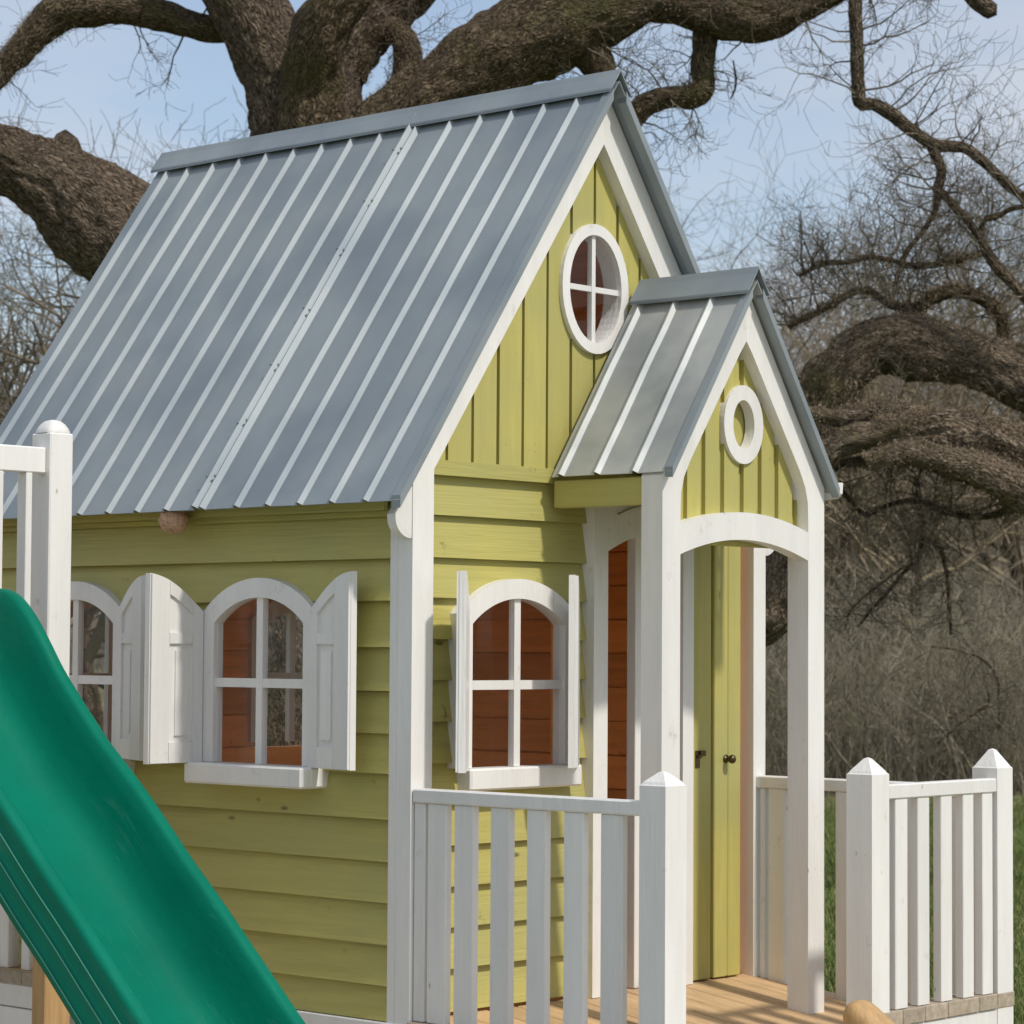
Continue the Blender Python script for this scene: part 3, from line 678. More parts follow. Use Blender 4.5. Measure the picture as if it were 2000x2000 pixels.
# ---- deck, edging and white skirt
dk = MB(); dk.box(XW + 0.004, 0.86, 0.03, 1.62, -0.22, -0.115); deck = dk.build('deck', TIMBER, house)
def deck_z(x): return 0.062 - 0.138 * (x - XW)
y = 0.004
while y < 1.66:
    wd = 0.117; e = random.uniform(-0.001, 0.001); b = MB(); c_ = 0.004; y1_ = min(y + wd, 1.675)
    sec = [(y, -0.032), (y, -c_), (y + c_, 0.0), (y1_ - c_, 0.0), (y1_, -c_), (y1_, -0.032)]
    vs = [(XW, yy_, deck_z(XW) + zz_ + e) for yy_, zz_ in sec] + [(0.885, yy_, deck_z(0.885) + zz_ + e) for yy_, zz_ in sec]
    b.add(vs, [(0, 1, 2, 3, 4, 5), (6, 7, 8, 9, 10, 11)] + [(i, (i + 1) % 6, 6 + (i + 1) % 6, 6 + i) for i in range(6)]); b.build('deck_board', DECK, deck); y += wd + 0.006
yy = 1.0
k = 0
for ya, yb_ in ((0.985, 1.10), (1.10, 1.215), (1.215, 1.335), (1.335, 1.505), (1.505, 1.605), (1.605, 1.70)):
    abox('edging', ENDGRAIN, house, 0.815, 0.905, ya + 0.0015, yb_ - 0.0015, 0.038, 0.082, c=0.002)
abox('edging', ENDGRAIN, house, 0.002, 0.90, -0.012, 0.052, 0.034, 0.068, c=0.002)
abox('skirt_board', WHITE, house, 0.84, 0.898, 0.975, 1.695, -0.26, 0.0365, c=0.003)
abox('skirt_board', WHITE, house, 0.84, 0.898, 0.0, 1.695, GZ, -0.265, c=0.003)
abox('skirt_board', WHITE, house, XB, -0.004, -0.012, 0.008, -0.115, 0.058, c=0.003)
abox('skirt_board', WHITE, house, 0.0, 0.895, -0.010, 0.008, -0.115, 0.0325, c=0.003)
abox('skirt_board', WHITE, house, XB, 0.895, -0.010, 0.008, -0.30, -0.120, c=0.003)
abox('skirt_board', WHITE, house, XB, 0.895, -0.010, 0.008, GZ, -0.305, c=0.003)
abox('skirt_board', WHITE, house, 0.0, 0.84, 1.66, 1.69, GZ, 0.003, c=0.003)

# ---- railings
def newel(x0, x1, y0, y1, z0, zsh, ztip, parent, name='newel_post'):
    b = MB(); c = 0.004
    ring = lambda g, z: [(x0 + g, y0 + g, z), (x1 - g, y0 + g, z), (x1 - g, y1 - g, z), (x0 + g, y1 - g, z)]
    cx, cy = (x0 + x1) / 2, (y0 + y1) / 2; h = (x1 - x0) / 2
    vs = ring(0, z0) + ring(0, zsh) + ring(0.004, zsh + 0.003) + ring(0.008, zsh + 0.010) + ring(h * 0.8, ztip - 0.004) + [(cx, cy, ztip)]
    fs = [(0, 3, 2, 1)]
    for k in range(4):
        for i in range(4): j = (i + 1) % 4; fs.append((k * 4 + i, k * 4 + j, k * 4 + 4 + j, k * 4 + 4 + i))
    for i in range(4): fs.append((16 + i, 16 + (i + 1) % 4, 20))
    b.add(vs, fs); return b.build(name, WHITE, parent)
def bal(parent, *a): return abox('baluster', WHITE, parent, *a, c=0.0025)
rl = abox('railing', WHITE, house, 0.002, 0.832, 0.004, 0.046, 0.677, 0.716, c=0.004); rl['label'] = 'white railing in shade in front of the small window'
newel(0.829, 0.916, 0.0, 0.087, GZ, 0.757, 0.795, rl)
for (a, c_) in ((0.003, 0.045), (0.055, 0.127), (0.157, 0.230), (0.293, 0.364), (0.426, 0.494), (0.558, 0.628), (0.687, 0.762)):
    bal(rl, a, c_, 0.012, 0.036, 0.069, 0.6765)
rl = abox('railing', WHITE, house, 0.862, 0.900, 1.035, 1.610, 0.684, 0.727, c=0.004); rl['label'] = 'sunlit white railing at the right end of the deck'
newel(0.814, 0.902, 0.947, 1.034, -0.02, 0.757, 0.805, rl); newel(0.814, 0.902, 1.608, 1.695, GZ, 0.757, 0.815, rl)
for (a, c_) in ((1.075, 1.137), (1.190, 1.250), (1.312, 1.370), (1.430, 1.487), (1.536, 1.592)):
    bal(rl, 0.866, 0.896, a, c_, 0.083, 0.6835)
rl = abox('railing', WHITE, house, -0.002, 0.816, 1.600, 1.640, 0.664, 0.703, c=0.004); rl['label'] = 'white railing along the far edge of the deck'
for a in (0.012, 0.045, 0.180, 0.308, 0.440, 0.572, 0.700):
    bal(rl, a, a + (0.018 if a == 0.012 else 0.066), 1.606, 1.632, deck_z(a + 0.06) - 0.004, 0.6635)

# ---- side deck at the far left end, under the slide
sd = abox('side_deck', DECK, house, -2.75, -1.42, -0.135, -0.012, 0.050, 0.086, c=0.002)
for i in range(10): abox('edging', ENDGRAIN, sd, -2.75 + i * 0.133, -2.75 + i * 0.133 + 0.131, -0.150, -0.1355, 0.046, 0.087, c=0.0015)
abox('skirt_board', WHITE, sd, -2.75, -1.42, -0.146, -0.125, -0.025, 0.045, c=0.003)
abox('skirt_board', WHITE, sd, -2.75, -1.42, -0.146, -0.125, -0.20, -0.029, c=0.003)
for (a, c_) in ((-1.745, -1.668), (-1.600, -1.560)): abox('post', WHITE, sd, a, c_, -0.118, -0.072, 0.0865, 0.46, c=0.003)
abox('rail', WHITE, sd, -2.4, -1.50, -0.116, -0.074, 0.4605, 0.50, c=0.003)
fix(house)

# ================================================================== NEST under the eave
b = MB(); n = 14; cx, cy, cz = -0.945, -0.070, 1.494
for k in range(9):
    ph = math.pi * k / 8
    for i in range(n):
        th = 2 * math.pi * i / n; d = Vector((math.sin(ph) * math.cos(th), math.sin(ph) * math.sin(th), math.cos(ph)))
        q = 1 + 0.28 * noise.noise(d * 2.6 + Vector((3, 1, 0))) + 0.12 * noise.noise(d * 8)
        b.v.append((cx + d.x * 0.050 * q, cy + d.y * 0.042 * q, cz + d.z * 0.043 * q))
for k in range(8):
    for i in range(n): a = k * n + i; c_ = k * n + (i + 1) % n; b.f.append((a, c_, c_ + n, a + n))
ne = b.build('nest', NEST, None, True)
tag(ne, 'small lumpy tan nest stuck under the roof eave above the shutters', 'nest')

# ================================================================== SLIDE TOWER
tw = empty('slide_tower', (-1.145, -0.38, GZ)); tag(tw, 'white post and rail of the slide platform standing on a raw timber leg', 'slide tower')
def domepost(x0, x1, y0, y1, z0, z1, parent):
    p = abox('post', WHITE, parent, x0, x1, y0, y1, z0, z1, c=0.004)
    b = MB(); cx, cy = (x0 + x1) / 2, (y0 + y1) / 2; h = (x1 - x0) / 2 - 0.004
    prof = [(1.0, 0.0005), (1.0, 0.006), (0.90, 0.016), (0.72, 0.028), (0.45, 0.038), (0.18, 0.0415)]
    def sq(t, g):
        c_, s_ = math.cos(t), math.sin(t); q = (abs(c_) ** 5 + abs(s_) ** 5) ** (-1 / 5); return (cx + c_ * q * h * g, cy + s_ * q * h * g)
    n = 20
    for (g, z) in prof:
        for i in range(n): x, y = sq(2 * math.pi * i / n + 0.157, g); b.v.append((x, y, z1 + z))
    for k in range(len(prof) - 1):
        for i in range(n): a = k * n + i; c_ = k * n + (i + 1) % n; b.f.append((a, c_, c_ + n, a + n))
    b.f.append(tuple((len(prof) - 1) * n + i for i in range(n)))
    b.build('cap', WHITE, p, True); return p
p1 = domepost(-1.192, -1.100, -0.420, -0.334, 0.62, 1.745, tw)
p2 = domepost(-1.192, -1.100, -1.66, -1.574, 0.62, 1.745, tw)
abox('rail', WHITE, tw, -1.160, -1.118, -1.573, -0.421, 1.622, 1.700, c=0.004)
yb = -0.490
while yb > -1.55:
    abox('baluster', WHITE, tw, -1.162, -1.119, yb - 0.003, yb + 0.020, 1.00, 1.6215, c=0.002); yb -= 0.105
abox('timber_leg', TIMBER, tw, -1.118, -1.052, -0.447, -0.352, GZ, 0.618, c=0.004)
abox('timber_leg', TIMBER, tw, -1.118, -1.052, -1.64, -1.55, GZ, 0.618, c=0.004)
abox('platform', DECK, tw, -2.3, -1.195, -1.62, -0.33, 0.86, 0.90, c=0.004)
abox('platform_beam', TIMBER, tw, -1.19, -1.12, -1.572, -0.424, 0.72, 0.858, c=0.004)
fix(tw)

# ================================================================== SLIDE
path = [(-1.10, 1.268), (-1.05, 1.272), (-1.005, 1.273), (-0.955, 1.266), (-0.905, 1.240), (-0.843, 1.185), (-0.781, 1.113), (-0.707, 1.026), (-0.541, 0.867), (-0.467, 0.806), (-0.392, 0.746), (-0.313, 0.678),
        (-0.17, 0.548), (-0.048, 0.444), (0.062, 0.345), (0.170, 0.248), (0.285, 0.146), (0.52, -0.05), (0.78, -0.21), (1.05, -0.30), (1.35, -0.34), (1.6, -0.34)]
def catmull(pts, n):
    P = [Vector(p) for p in pts]; P = [2 * P[0] - P[1]] + P + [2 * P[-1] - P[-2]]; out = []
    for i in range(1, len(P) - 2):
        a, b_, c_, d_ = P[i - 1:i + 3]
        for k in range(n):
            t = k / n; out.append(0.5 * (2 * b_ + (c_ - a) * t + (2 * a - 5 * b_ + 4 * c_ - d_) * t * t + (3 * b_ - a - 3 * c_ + d_) * t ** 3))
    out.append(P[-2]); return out
pc = catmull([(x, z, 0) for x, z in path], 5)
inner = [(-0.690, -0.012), (-0.699, -0.045), (-0.713, -0.10), (-0.732, -0.148), (-0.758, -0.177), (-0.795, -0.189), (-0.85, -0.194), (-0.90, -0.195), (-0.95, -0.194), (-1.002, -0.189),
         (-1.040, -0.177), (-1.066, -0.148), (-1.084, -0.10), (-1.098, -0.045), (-1.106, -0.012)]
rim_f = [(-0.650, -0.195), (-0.647, -0.10), (-0.645, -0.04), (-0.645, -0.014), (-0.650, -0.004), (-0.660, 0.0), (-0.674, 0.0), (-0.684, -0.004)]
rim_n = [(-1.112, -0.004), (-1.121, 0.0), (-1.137, 0.0), (-1.147, -0.004), (-1.151, -0.012), (-1.150, -0.030), (-1.148, -0.036), (-1.150, -0.055), (-1.1525, -0.057), (-1.150, -0.060),
         (-1.150, -0.108), (-1.1525, -0.110), (-1.150, -0.113), (-1.150, -0.165), (-1.1525, -0.167), (-1.150, -0.170), (-1.149, -0.190)]
prof = rim_f + inner + rim_n
def frame(i):
    a = pc[max(0, i - 1)]; c_ = pc[min(len(pc) - 1, i + 1)]; t = (c_ - a).normalized(); return pc[i], Vector((-t.y, t.x))
b = MB(); m_ = len(prof)
for i in range(len(pc)):
    p, nn_ = frame(i)
    if nn_.y < 0: nn_ = -nn_
    for (y_, n_) in prof: b.v.append((p.x + nn_.x * n_, y_, p.y + nn_.y * n_))
for i in range(len(pc) - 1):
    for k in range(m_ - 1): a = i * m_ + k; b.f.append((a, a + 1, a + m_ + 1, a + m_))
slide = b.build('slide', PLASTIC, None, True)
sm = slide.modifiers.new('thick', 'SOLIDIFY'); sm.thickness = 0.006; sm.offset = -1
RIDGE_LIGHT = mat('moulding_highlight', (0.09, 0.33, 0.24), 0.5, spec=0.2, var=0.1)  # light caught by the raised ridges, put into their paler colour
for n_ in (-0.058, -0.111, -0.168):
    rb = MB(); q_ = []
    for i in range(len(pc)):
        p, nn_ = frame(i)
        if nn_.y < 0: nn_ = -nn_
        for (dy_, dn_) in ((0.0, 0.0018), (-0.0022, 0.0), (0.0, -0.0018)): rb.v.append((p.x + nn_.x * (n_ + dn_), -1.1535 + dy_, p.y + nn_.y * (n_ + dn_)))
    for i in range(len(pc) - 1):
        for k in range(2): a = i * 3 + k; rb.f.append((a, a + 1, a + 4, a + 3))
    rb.build('moulding_line', RIDGE_LIGHT, slide, True)
tag(slide, 'green plastic slide with raised rims running down in front of the house', 'slide')

# ================================================================== timber handrail in front of the deck
hb = MB(); pts = []
ro = Vector((1.0, 0.735, 0.118)); dx = Vector((0.80, 0.10, -0.60)).normalized()
nr = Vector((0.62, 0, 0.78)); nr = (nr - dx * nr.dot(dx)).normalized(); sd_ = dx.cross(nr)
n = 14; rings = [(-0.030, 0.35), (-0.024, 0.62), (-0.012, 0.85), (0.004, 0.97), (0.03, 1.0), (0.5, 1.0), (0.95, 1.0)]
for (d, g) in rings:
    for i in range(n):
        t = 2 * math.pi * i / n; c_, s_ = math.cos(t), math.sin(t); q = (abs(c_) ** 4 + abs(s_) ** 4) ** -0.25
        hb.v.append(tuple(ro + dx * d + sd_ * (c_ * q * 0.052 * g) + nr * (s_ * q * 0.038 * g)))
for k in range(len(rings) - 1):
    for i in range(n): a = k * n + i; c_ = k * n + (i + 1) % n; hb.f.append((a, c_, c_ + n, a + n))
hb.f.append(tuple(range(n))); hb.f.append(tuple((len(rings) - 1) * n + i for i in range(n)))
hr = empty('stair_handrail', (1.3, 0.76, GZ)); tag(hr, 'rounded end of a honey coloured timber handrail before the deck railing', 'handrail')
hb.build('rail', TIMBER, hr, True)
abox('post', TIMBER, hr, 1.55, 1.63, 0.77, 0.85, GZ, -0.30, c=0.004); fix(hr)

# ================================================================== TREES
def tube_mesh(name, m, parent, pts, sides, lump=0.1, ridge=0.0, seed=0, step=0.05, cap_end=True):
    """pts: list of (Vector, radius)"""
    cp = catmull([(p.x, p.y, p.z) for p, r in pts], 10); n0 = len(cp)
    rr = []
    for i in range(n0):
        t = i / 10; k = min(int(t), len(pts) - 2); f_ = t - k; rr.append(pts[k][1] * (1 - f_) + pts[k + 1][1] * f_)
    # resample evenly
    ln = [0.0]
    for i in range(1, n0): ln.append(ln[-1] + (cp[i] - cp[i - 1]).length)
    N = max(4, int(ln[-1] / step)); P = []; R = []
    j = 0
    for k in range(N + 1):
        s_ = ln[-1] * k / N
        while j < n0 - 2 and ln[j + 1] < s_: j += 1
        f_ = (s_ - ln[j]) / max(1e-6, ln[j + 1] - ln[j]); P.append(cp[j].lerp(cp[j + 1], f_)); R.append(rr[j] * (1 - f_) + rr[j + 1] * f_)
    T = [(P[min(N, k + 1)] - P[max(0, k - 1)]).normalized() for k in range(N + 1)]
    a = T[0].orthogonal().normalized(); verts = []; uvs = []
    rm = max(r for _, r in pts)
    for k in range(N + 1):
        a = (a - T[k] * a.dot(T[k])).normalized(); c_ = T[k].cross(a)
        for i in range(sides + 1):
            th = 2 * math.pi * i / sides; d = a * math.cos(th) + c_ * math.sin(th)
            q = R[k] * (1 + lump * noise.noise((P[k] + d * R[k]) * (0.9 / max(0.12, rm)) + Vector((seed, 0, 0))) + 0.5 * lump * noise.noise((P[k] + d * R[k]) * (2.6 / max(0.12, rm)) + Vector((0, seed, 0))))
            if ridge:
                cd_ = Vector((math.cos(th) * R[k] * 15, math.sin(th) * R[k] * 15, ln[-1] * k / N * 4.2 + seed))
                w_ = noise.noise(cd_ * 0.7) * 0.8
                q += ridge * (abs(noise.noise(cd_ + Vector((w_, w_, 0)))) * 2 - 0.5 + 0.35 * noise.noise(cd_ * 2.7))
            verts.append(P[k] + d * q); uvs.append((th / (2 * math.pi) * 2 * math.pi * rm, ln[-1] * k / N))
    S = sides + 1; faces = []
    for k in range(N):
        for i in range(sides): q = k * S + i; faces.append((q, q + 1, q + S + 1, q + S))
    if cap_end:
        verts.append(P[-1] + T[-1] * R[-1] * 0.7); uvs.append((0, ln[-1])); e = len(verts) - 1
        for i in range(sides): q = N * S + i; faces.append((q, q + 1, e))
    me = bpy.data.meshes.new(name); me.from_pydata([tuple(v) for v in verts], [], faces); me.update()
    ul = me.uv_layers.new(name='UVMap'); li = np.zeros(len(me.loops), dtype=np.int32); me.loops.foreach_get('vertex_index', li)
    ul.data.foreach_set('uv', np.array(uvs, dtype=np.float32)[li].ravel())
    me.polygons.foreach_set('use_smooth', [True] * len(me.polygons)); me.materials.append(m)
    o = bpy.data.objects.new(name, me); COL.objects.link(o); o.parent = parent
    return o, P, R, T

def seg_mesh(name, m, parent, segs, sides=3, tint=None):
    """many thin tapering sticks as one mesh: segs = array (n, 8): p0, p1, r0, r1"""
    s = np.asarray(segs, dtype=np.float64); n = len(s); p0, p1 = s[:, 0:3], s[:, 3:6]; r0_, r1_ = s[:, 6], s[:, 7]
    t = p1 - p0; ln = np.linalg.norm(t, axis=1, keepdims=True); t = t / np.maximum(ln, 1e-9)
    ref = np.where(np.abs(t[:, 2:3]) < 0.9, np.array([[0, 0, 1.0]]), np.array([[1.0, 0, 0]])); a = np.cross(t, ref); a /= np.maximum(np.linalg.norm(a, axis=1, keepdims=True), 1e-9); c = np.cross(t, a)
    V = np.zeros((n, 2, sides, 3))
    for i in range(sides):
        th = 2 * math.pi * i / sides; d = a * math.cos(th) + c * math.sin(th)
        V[:, 0, i] = p0 + d * r0_[:, None]; V[:, 1, i] = p1 + d * r1_[:, None]
    V = V.reshape(-1, 3); base = (np.arange(n) * 2 * sides)[:, None]
    F = np.concatenate([base + np.array([[i, (i + 1) % sides, sides + (i + 1) % sides, sides + i]]) for i in range(sides)], axis=1).reshape(-1, 4)
    me = bpy.data.meshes.new(name); me.vertices.add(len(V)); me.vertices.foreach_set('co', V.ravel())
    me.loops.add(F.size); me.loops.foreach_set('vertex_index', F.ravel().astype(np.int32))
    me.polygons.add(len(F)); me.polygons.foreach_set('loop_start', np.arange(0, F.size, 4, dtype=np.int32))
    me.update(calc_edges=True)
    at_ = me.attributes.new('tint', 'FLOAT', 'POINT')
    tv = np.random.rand(n) if tint is None else np.asarray(tint); at_.data.foreach_set('value', np.repeat(tv, 2 * sides).astype(np.float32))
    me.polygons.foreach_set('use_smooth', np.ones(len(F), dtype=bool)); me.materials.append(m)
    o = bpy.data.objects.new(name, me); COL.objects.link(o); o.parent = parent
    return o

def twig_grow(p, d, ln, r, lev, segs, rnd, bend=0.35, up=0.12, nseg=4, kids=(2, 4), rmin=0.0022, droop=0.0):
    """crooked twig with side shoots, recursive"""
    q = p.copy(); dd = d.copy(); st = ln / nseg
    for k in range(nseg):
        dd = (dd + Vector((rnd.gauss(0, bend), rnd.gauss(0, bend), rnd.gauss(0, bend) + up - droop))).normalized()
        nq = q + dd * st; ra = max(rmin, r * (1 - 0.55 * k / nseg)); rb = max(rmin, r * (1 - 0.55 * (k + 1) / nseg))
        segs.append((*q, *nq, ra, rb)); q = nq
        if lev > 0 and (k > 0 or nseg < 3):
            for _ in range((1 if rnd.random() < 0.70 else 0) if k < nseg - 1 else rnd.randint(*kids)):
                ax = Vector((rnd.gauss(0, 1), rnd.gauss(0, 1), rnd.gauss(0, 1))).normalized()
                nd = (dd * 0.75 + ax * 0.85).normalized()
                twig_grow(q, nd, ln * rnd.uniform(0.45, 0.75), rb * rnd.uniform(0.5, 0.75), lev - 1, segs, rnd, bend, up, max(2, nseg - 1), kids, rmin, droop)

# ---- the big old oak behind the house
OD = 18.0; PXM = FPX / OD
oak = empty('oak_tree', (0, 0, 0)); rootp = at(600, 1690, OD); oak.location = (rootp.x, rootp.y, terrain(rootp.x, rootp.y))
tag(oak, 'huge bare old oak with massive crooked mossy limbs behind the house', 'tree')
def limb(name, pl, m=BARK, sides=30, lump=0.12, ridge=0.0, seed=0, step=0.06, dz=0.0):
    pts = [(at(q[0], q[1], OD + dz + (q[3] if len(q) > 3 else 0)), q[2] / PXM) for q in pl]
    return tube_mesh(name, m, oak, pts, sides, lump, ridge, seed, step)
trk = limb('trunk', [(610, 1720, 190), (600, 1500, 150), (596, 1000, 128), (596, 600, 116), (596, 400, 112), (594, 290, 108), (588, 215, 100), (580, 150, 70)], BARK, 110, 0.07, 0.028, 1, 0.035)
L0 = limb('limb', [(590, 330, 96, 0.1), (582, 235, 96), (556, 150, 84), (508, 60, 76), (462, -30, 74), (410, -130, 66), (350, -270, 50), (285, -420, 32), (230, -560, 12)], BARK, 84, 0.06, 0.026, 2, 0.035)
L1 = limb('limb', [(600, 260, 60, -0.30), (606, 170, 58, -0.35), (616, 90, 54, -0.5), (655, 10, 50, -0.6), (720, -70, 46, -0.6), (800, -190, 34, -0.6), (850, -330, 20, -0.6), (880, -440, 8, -0.6)], BARKM, 60, 0.08, 0.024, 3, 0.035)
L2 = limb('limb', [(622, 330, 84, 0.1), (628, 230, 76, 0.1), (652, 140, 64, 0.2), (712, 55, 60, 0.3), (790, -20, 58, 0.3), (860, -100, 52, 0.3), (950, -220, 40, 0.3), (1050, -350, 25, 0.3), (1120, -460, 10, 0.3)], BARK, 72, 0.07, 0.026, 4, 0.035)
L3 = limb('limb', [(440, 60, 26), (400, 55, 27), (330, 34, 29), (240, 14, 36), (160, 14, 40), (110, 28, 38), (65, 72, 30), (20, 122, 24), (-40, 180, 22), (-110, 220, 19), (-200, 250, 14), (-300, 245, 6)], BARKM, 40, 0.14, 0.012, 5, 0.04, dz=0.2)
L4 = limb('limb', [(560, 700, 110), (440, 610, 118), (340, 545, 120), (250, 470, 112), (180, 415, 104), (112, 362, 84), (40, 326, 66), (-50, 290, 62), (-160, 262, 56), (-310, 225, 44), (-470, 170, 28), (-600, 120, 10)], BARK, 90, 0.10, 0.030, 6, 0.035)
L4b = limb('stub', [(150, 350, 40), (132, 300, 34), (128, 272, 26), (128, 262, 14)], BARK, 30, 0.15, 0.02, 7, 0.03)
L5 = limb('limb', [(620, 420, 84), (700, 330, 82), (800, 232, 76), (900, 152, 76), (1000, 92, 84), (1110, 42, 88), (1200, 8, 66), (1270, -6, 48), (1340, 8, 46), (1420, 28, 50), (1500, 30, 46), (1560, 8, 34), (1640, -22, 24), (1720, -60, 22), (1830, -100, 20), (1950, -160, 14), (2080, -240, 6)], BARKM, 72, 0.14, 0.024, 8, 0.04, dz=-0.3)
L6 = limb('limb', [(1120, 60, 60), (1150, 100, 44), (1172, 140, 30), (1182, 190, 22), (1195, 240, 18)], BARKM, 40, 0.12, 0.015, 9, 0.035, dz=-0.3)
L7 = limb('limb', [(1382, 20, 34), (1378, 70, 25), (1372, 125, 23), (1374, 168, 24), (1350, 190, 21), (1300, 190, 21), (1258, 206, 24), (1228, 246, 20), (1200, 300, 15)], BARKM, 34, 0.14, 0.012, 10, 0.03, dz=-0.2)
L8 = limb('limb', [(688, 150, 30), (735, 60, 20), (775, 62, 22), (795, 100, 28), (790, 160, 30), (765, 230, 36), (740, 300, 40)], BARKM, 36, 0.14, 0.012, 11, 0.03, dz=0.15)
R1 = limb('limb', [(640, 900, 110), (900, 1190, 80), (1200, 1270, 66), (1400, 1240, 62), (1500, 1180, 64), (1535, 1060, 56), (1570, 900, 55), (1616, 768, 58), (1696, 684, 50), (1784, 680, 58), (1900, 706, 54), (2000, 738, 58), (2120, 800, 54), (2270, 880, 46), (2430, 950, 34), (2590, 985, 20), (2720, 975, 6)], BARKR, 72, 0.20, 0.034, 12, 0.04)
R2 = limb('limb', [(1585, 915, 20), (1641, 868, 26), (1722, 850, 30), (1780, 848, 35), (1830, 842, 40), (1911, 856, 54), (1991, 890, 50), (2090, 935, 45), (2210, 975, 34), (2340, 1015, 20), (2450, 1030, 6)], BARKR, 56, 0.20, 0.03, 13, 0.04, dz=-0.6)
R2b = limb('limb', [(1560, 800, 10), (1640, 815, 15), (1720, 800, 18), (1790, 812, 22), (1850, 842, 28)], BARKR, 28, 0.20, 0.014, 31, 0.04, dz=-0.5)
R2c = limb('limb', [(1690, 905, 12), (1770, 886, 20), (1850, 900, 26), (1930, 925, 32), (2010, 965, 34), (2090, 1000, 32), (2200, 1040, 22), (2300, 1060, 8)], BARKR, 32, 0.20, 0.016, 32, 0.04, dz=-0.9)
R3 = limb('limb', [(1610, 930, 7), (1641, 908, 8), (1668, 902, 9), (1736, 893, 10), (1803, 904, 11), (1870, 928, 13), (1938, 944, 15), (2010, 962, 15)], BARKM, 16, 0.16, 0.006, 14, 0.04, dz=-0.3)
U1 = limb('branch', [(1750, 640, 10), (1784, 608, 10), (1816, 589, 11), (1857, 570, 12), (1889, 573, 12), (1924, 589, 12), (1951, 613, 12), (1962, 660, 14), (1968, 720, 16)], BARKM, 14, 0.2, 0.006, 15, 0.04, dz=0.3)
U2 = limb('branch', [(1540, 640, 5), (1561, 629, 5), (1609, 605, 6), (1652, 578, 7), (1690, 565, 7), (1717, 581, 8), (1738, 597, 8), (1765, 602, 9), (1790, 640, 12)], BARKM, 12, 0.2, 0.004, 16, 0.04, dz=0.4)
U3 = limb('branch', [(1560, 540, 4), (1610, 515, 5), (1655, 512, 5), (1695, 502, 6), (1738, 508, 6), (1790, 520, 7), (1850, 512, 7), (1905, 498, 8), (1935, 492, 9)], BARKM, 12, 0.2, 0.004, 17, 0.04, dz=0.4)
D0 = limb('branch', [(1672, -60, 14), (1671, 0, 13), (1673, 103, 13), (1677, 181, 14), (1684, 203, 14), (1704, 204, 13), (1735, 220, 12.5), (1787, 259, 12.5), (1821, 282, 12.5), (1840, 286, 12), (1865, 287, 11), (1890, 292, 11), (1929, 323, 10), (1968, 360, 9.5), (2000, 388, 9), (2050, 450, 9), (2130, 520, 7), (2210, 560, 4)], BARK, 20, 0.12, 0.006, 18, 0.03, dz=-0.4)
D1 = limb('branch', [(1815, 278, 9), (1828, 305, 10), (1839, 336, 9), (1831, 367, 10), (1831, 398, 6.5), (1808, 445, 5), (1771, 492, 5), (1750, 550, 4.5), (1742, 600, 4)], BARK, 14, 0.15, 0.004, 19, 0.03, dz=-0.4)
D2 = limb('branch', [(1832, 372, 8), (1852, 390, 8), (1890, 432, 7.5), (1914, 460, 8), (1926, 490, 10), (1955, 530, 11), (2010, 585, 12)], BARK, 14, 0.15, 0.004, 20, 0.03, dz=-0.4)
D3 = limb('branch', [(1914, 460, 5), (1922, 430, 5), (1945, 425, 5), (1975, 408, 5), (2020, 400, 5)], BARKM, 10, 0.15, 0.0, 21, 0.03, dz=-0.4)
D4 = limb('stub', [(1835, -102, 20, 0.1), (1875, -48, 21), (1905, -5, 19), (1926, 16, 17), (1938, 24, 15)], BARK, 18, 0.12, 0.006, 22, 0.03, dz=-0.4)
H1 = limb('branch', [(1790, 930, 6), (1796, 991, 5), (1803, 1031, 5.5), (1800, 1054, 5), (1789, 1097, 5), (1766, 1117, 4), (1732, 1159, 3.2), (1700, 1193, 2.8), (1676, 1225, 2)], BARK, 9, 0.2, 0, 23, 0.03, dz=-0.4)
H2 = limb('branch', [(1801, 1048, 4.5), (1820, 1060, 4.5), (1837, 1071, 4.5), (1849, 1122, 4), (1854, 1179, 3.6), (1857, 1239, 3)], BARK, 9, 0.2, 0, 24, 0.03, dz=-0.4)
H3 = limb('branch', [(1789, 1097, 3), (1760, 1111, 3), (1706, 1151, 2.4), (1663, 1191, 2), (1650, 1230, 1.5)], BARK, 7, 0.2, 0, 25, 0.03, dz=-0.45)
H4 = limb('branch', [(1640, 955, 6), (1668, 985, 5), (1690, 1005, 5), (1740, 985, 5), (1790, 978, 6), (1850, 1000, 6), (1900, 1010, 6), (1960, 1000, 8), (2020, 970, 9)], BARKM, 9, 0.3, 0, 26, 0.03, dz=-0.2)
H5 = limb('branch', [(1432, 118, 1.5), (1437, 150, 2.2), (1436, 172, 2.2), (1428, 192, 1.6)], BARK, 6, 0.1, 0, 27, 0.02, dz=-0.2)
H6 = limb('branch', [(1820, 1262, 2), (1871, 1270, 2.4), (1914, 1285, 2.6), (1940, 1310, 2.6), (1951, 1344, 2.2), (1951, 1424, 1.8)], BARK, 6, 0.2, 0, 28, 0.03, dz=1.5)
H7 = limb('branch', [(1931, 1353, 2.4), (1929, 1376, 3), (1900, 1396, 3), (1877, 1413, 2.6), (1831, 1452, 2)], BARK, 6, 0.2, 0, 29, 0.03, dz=1.5)

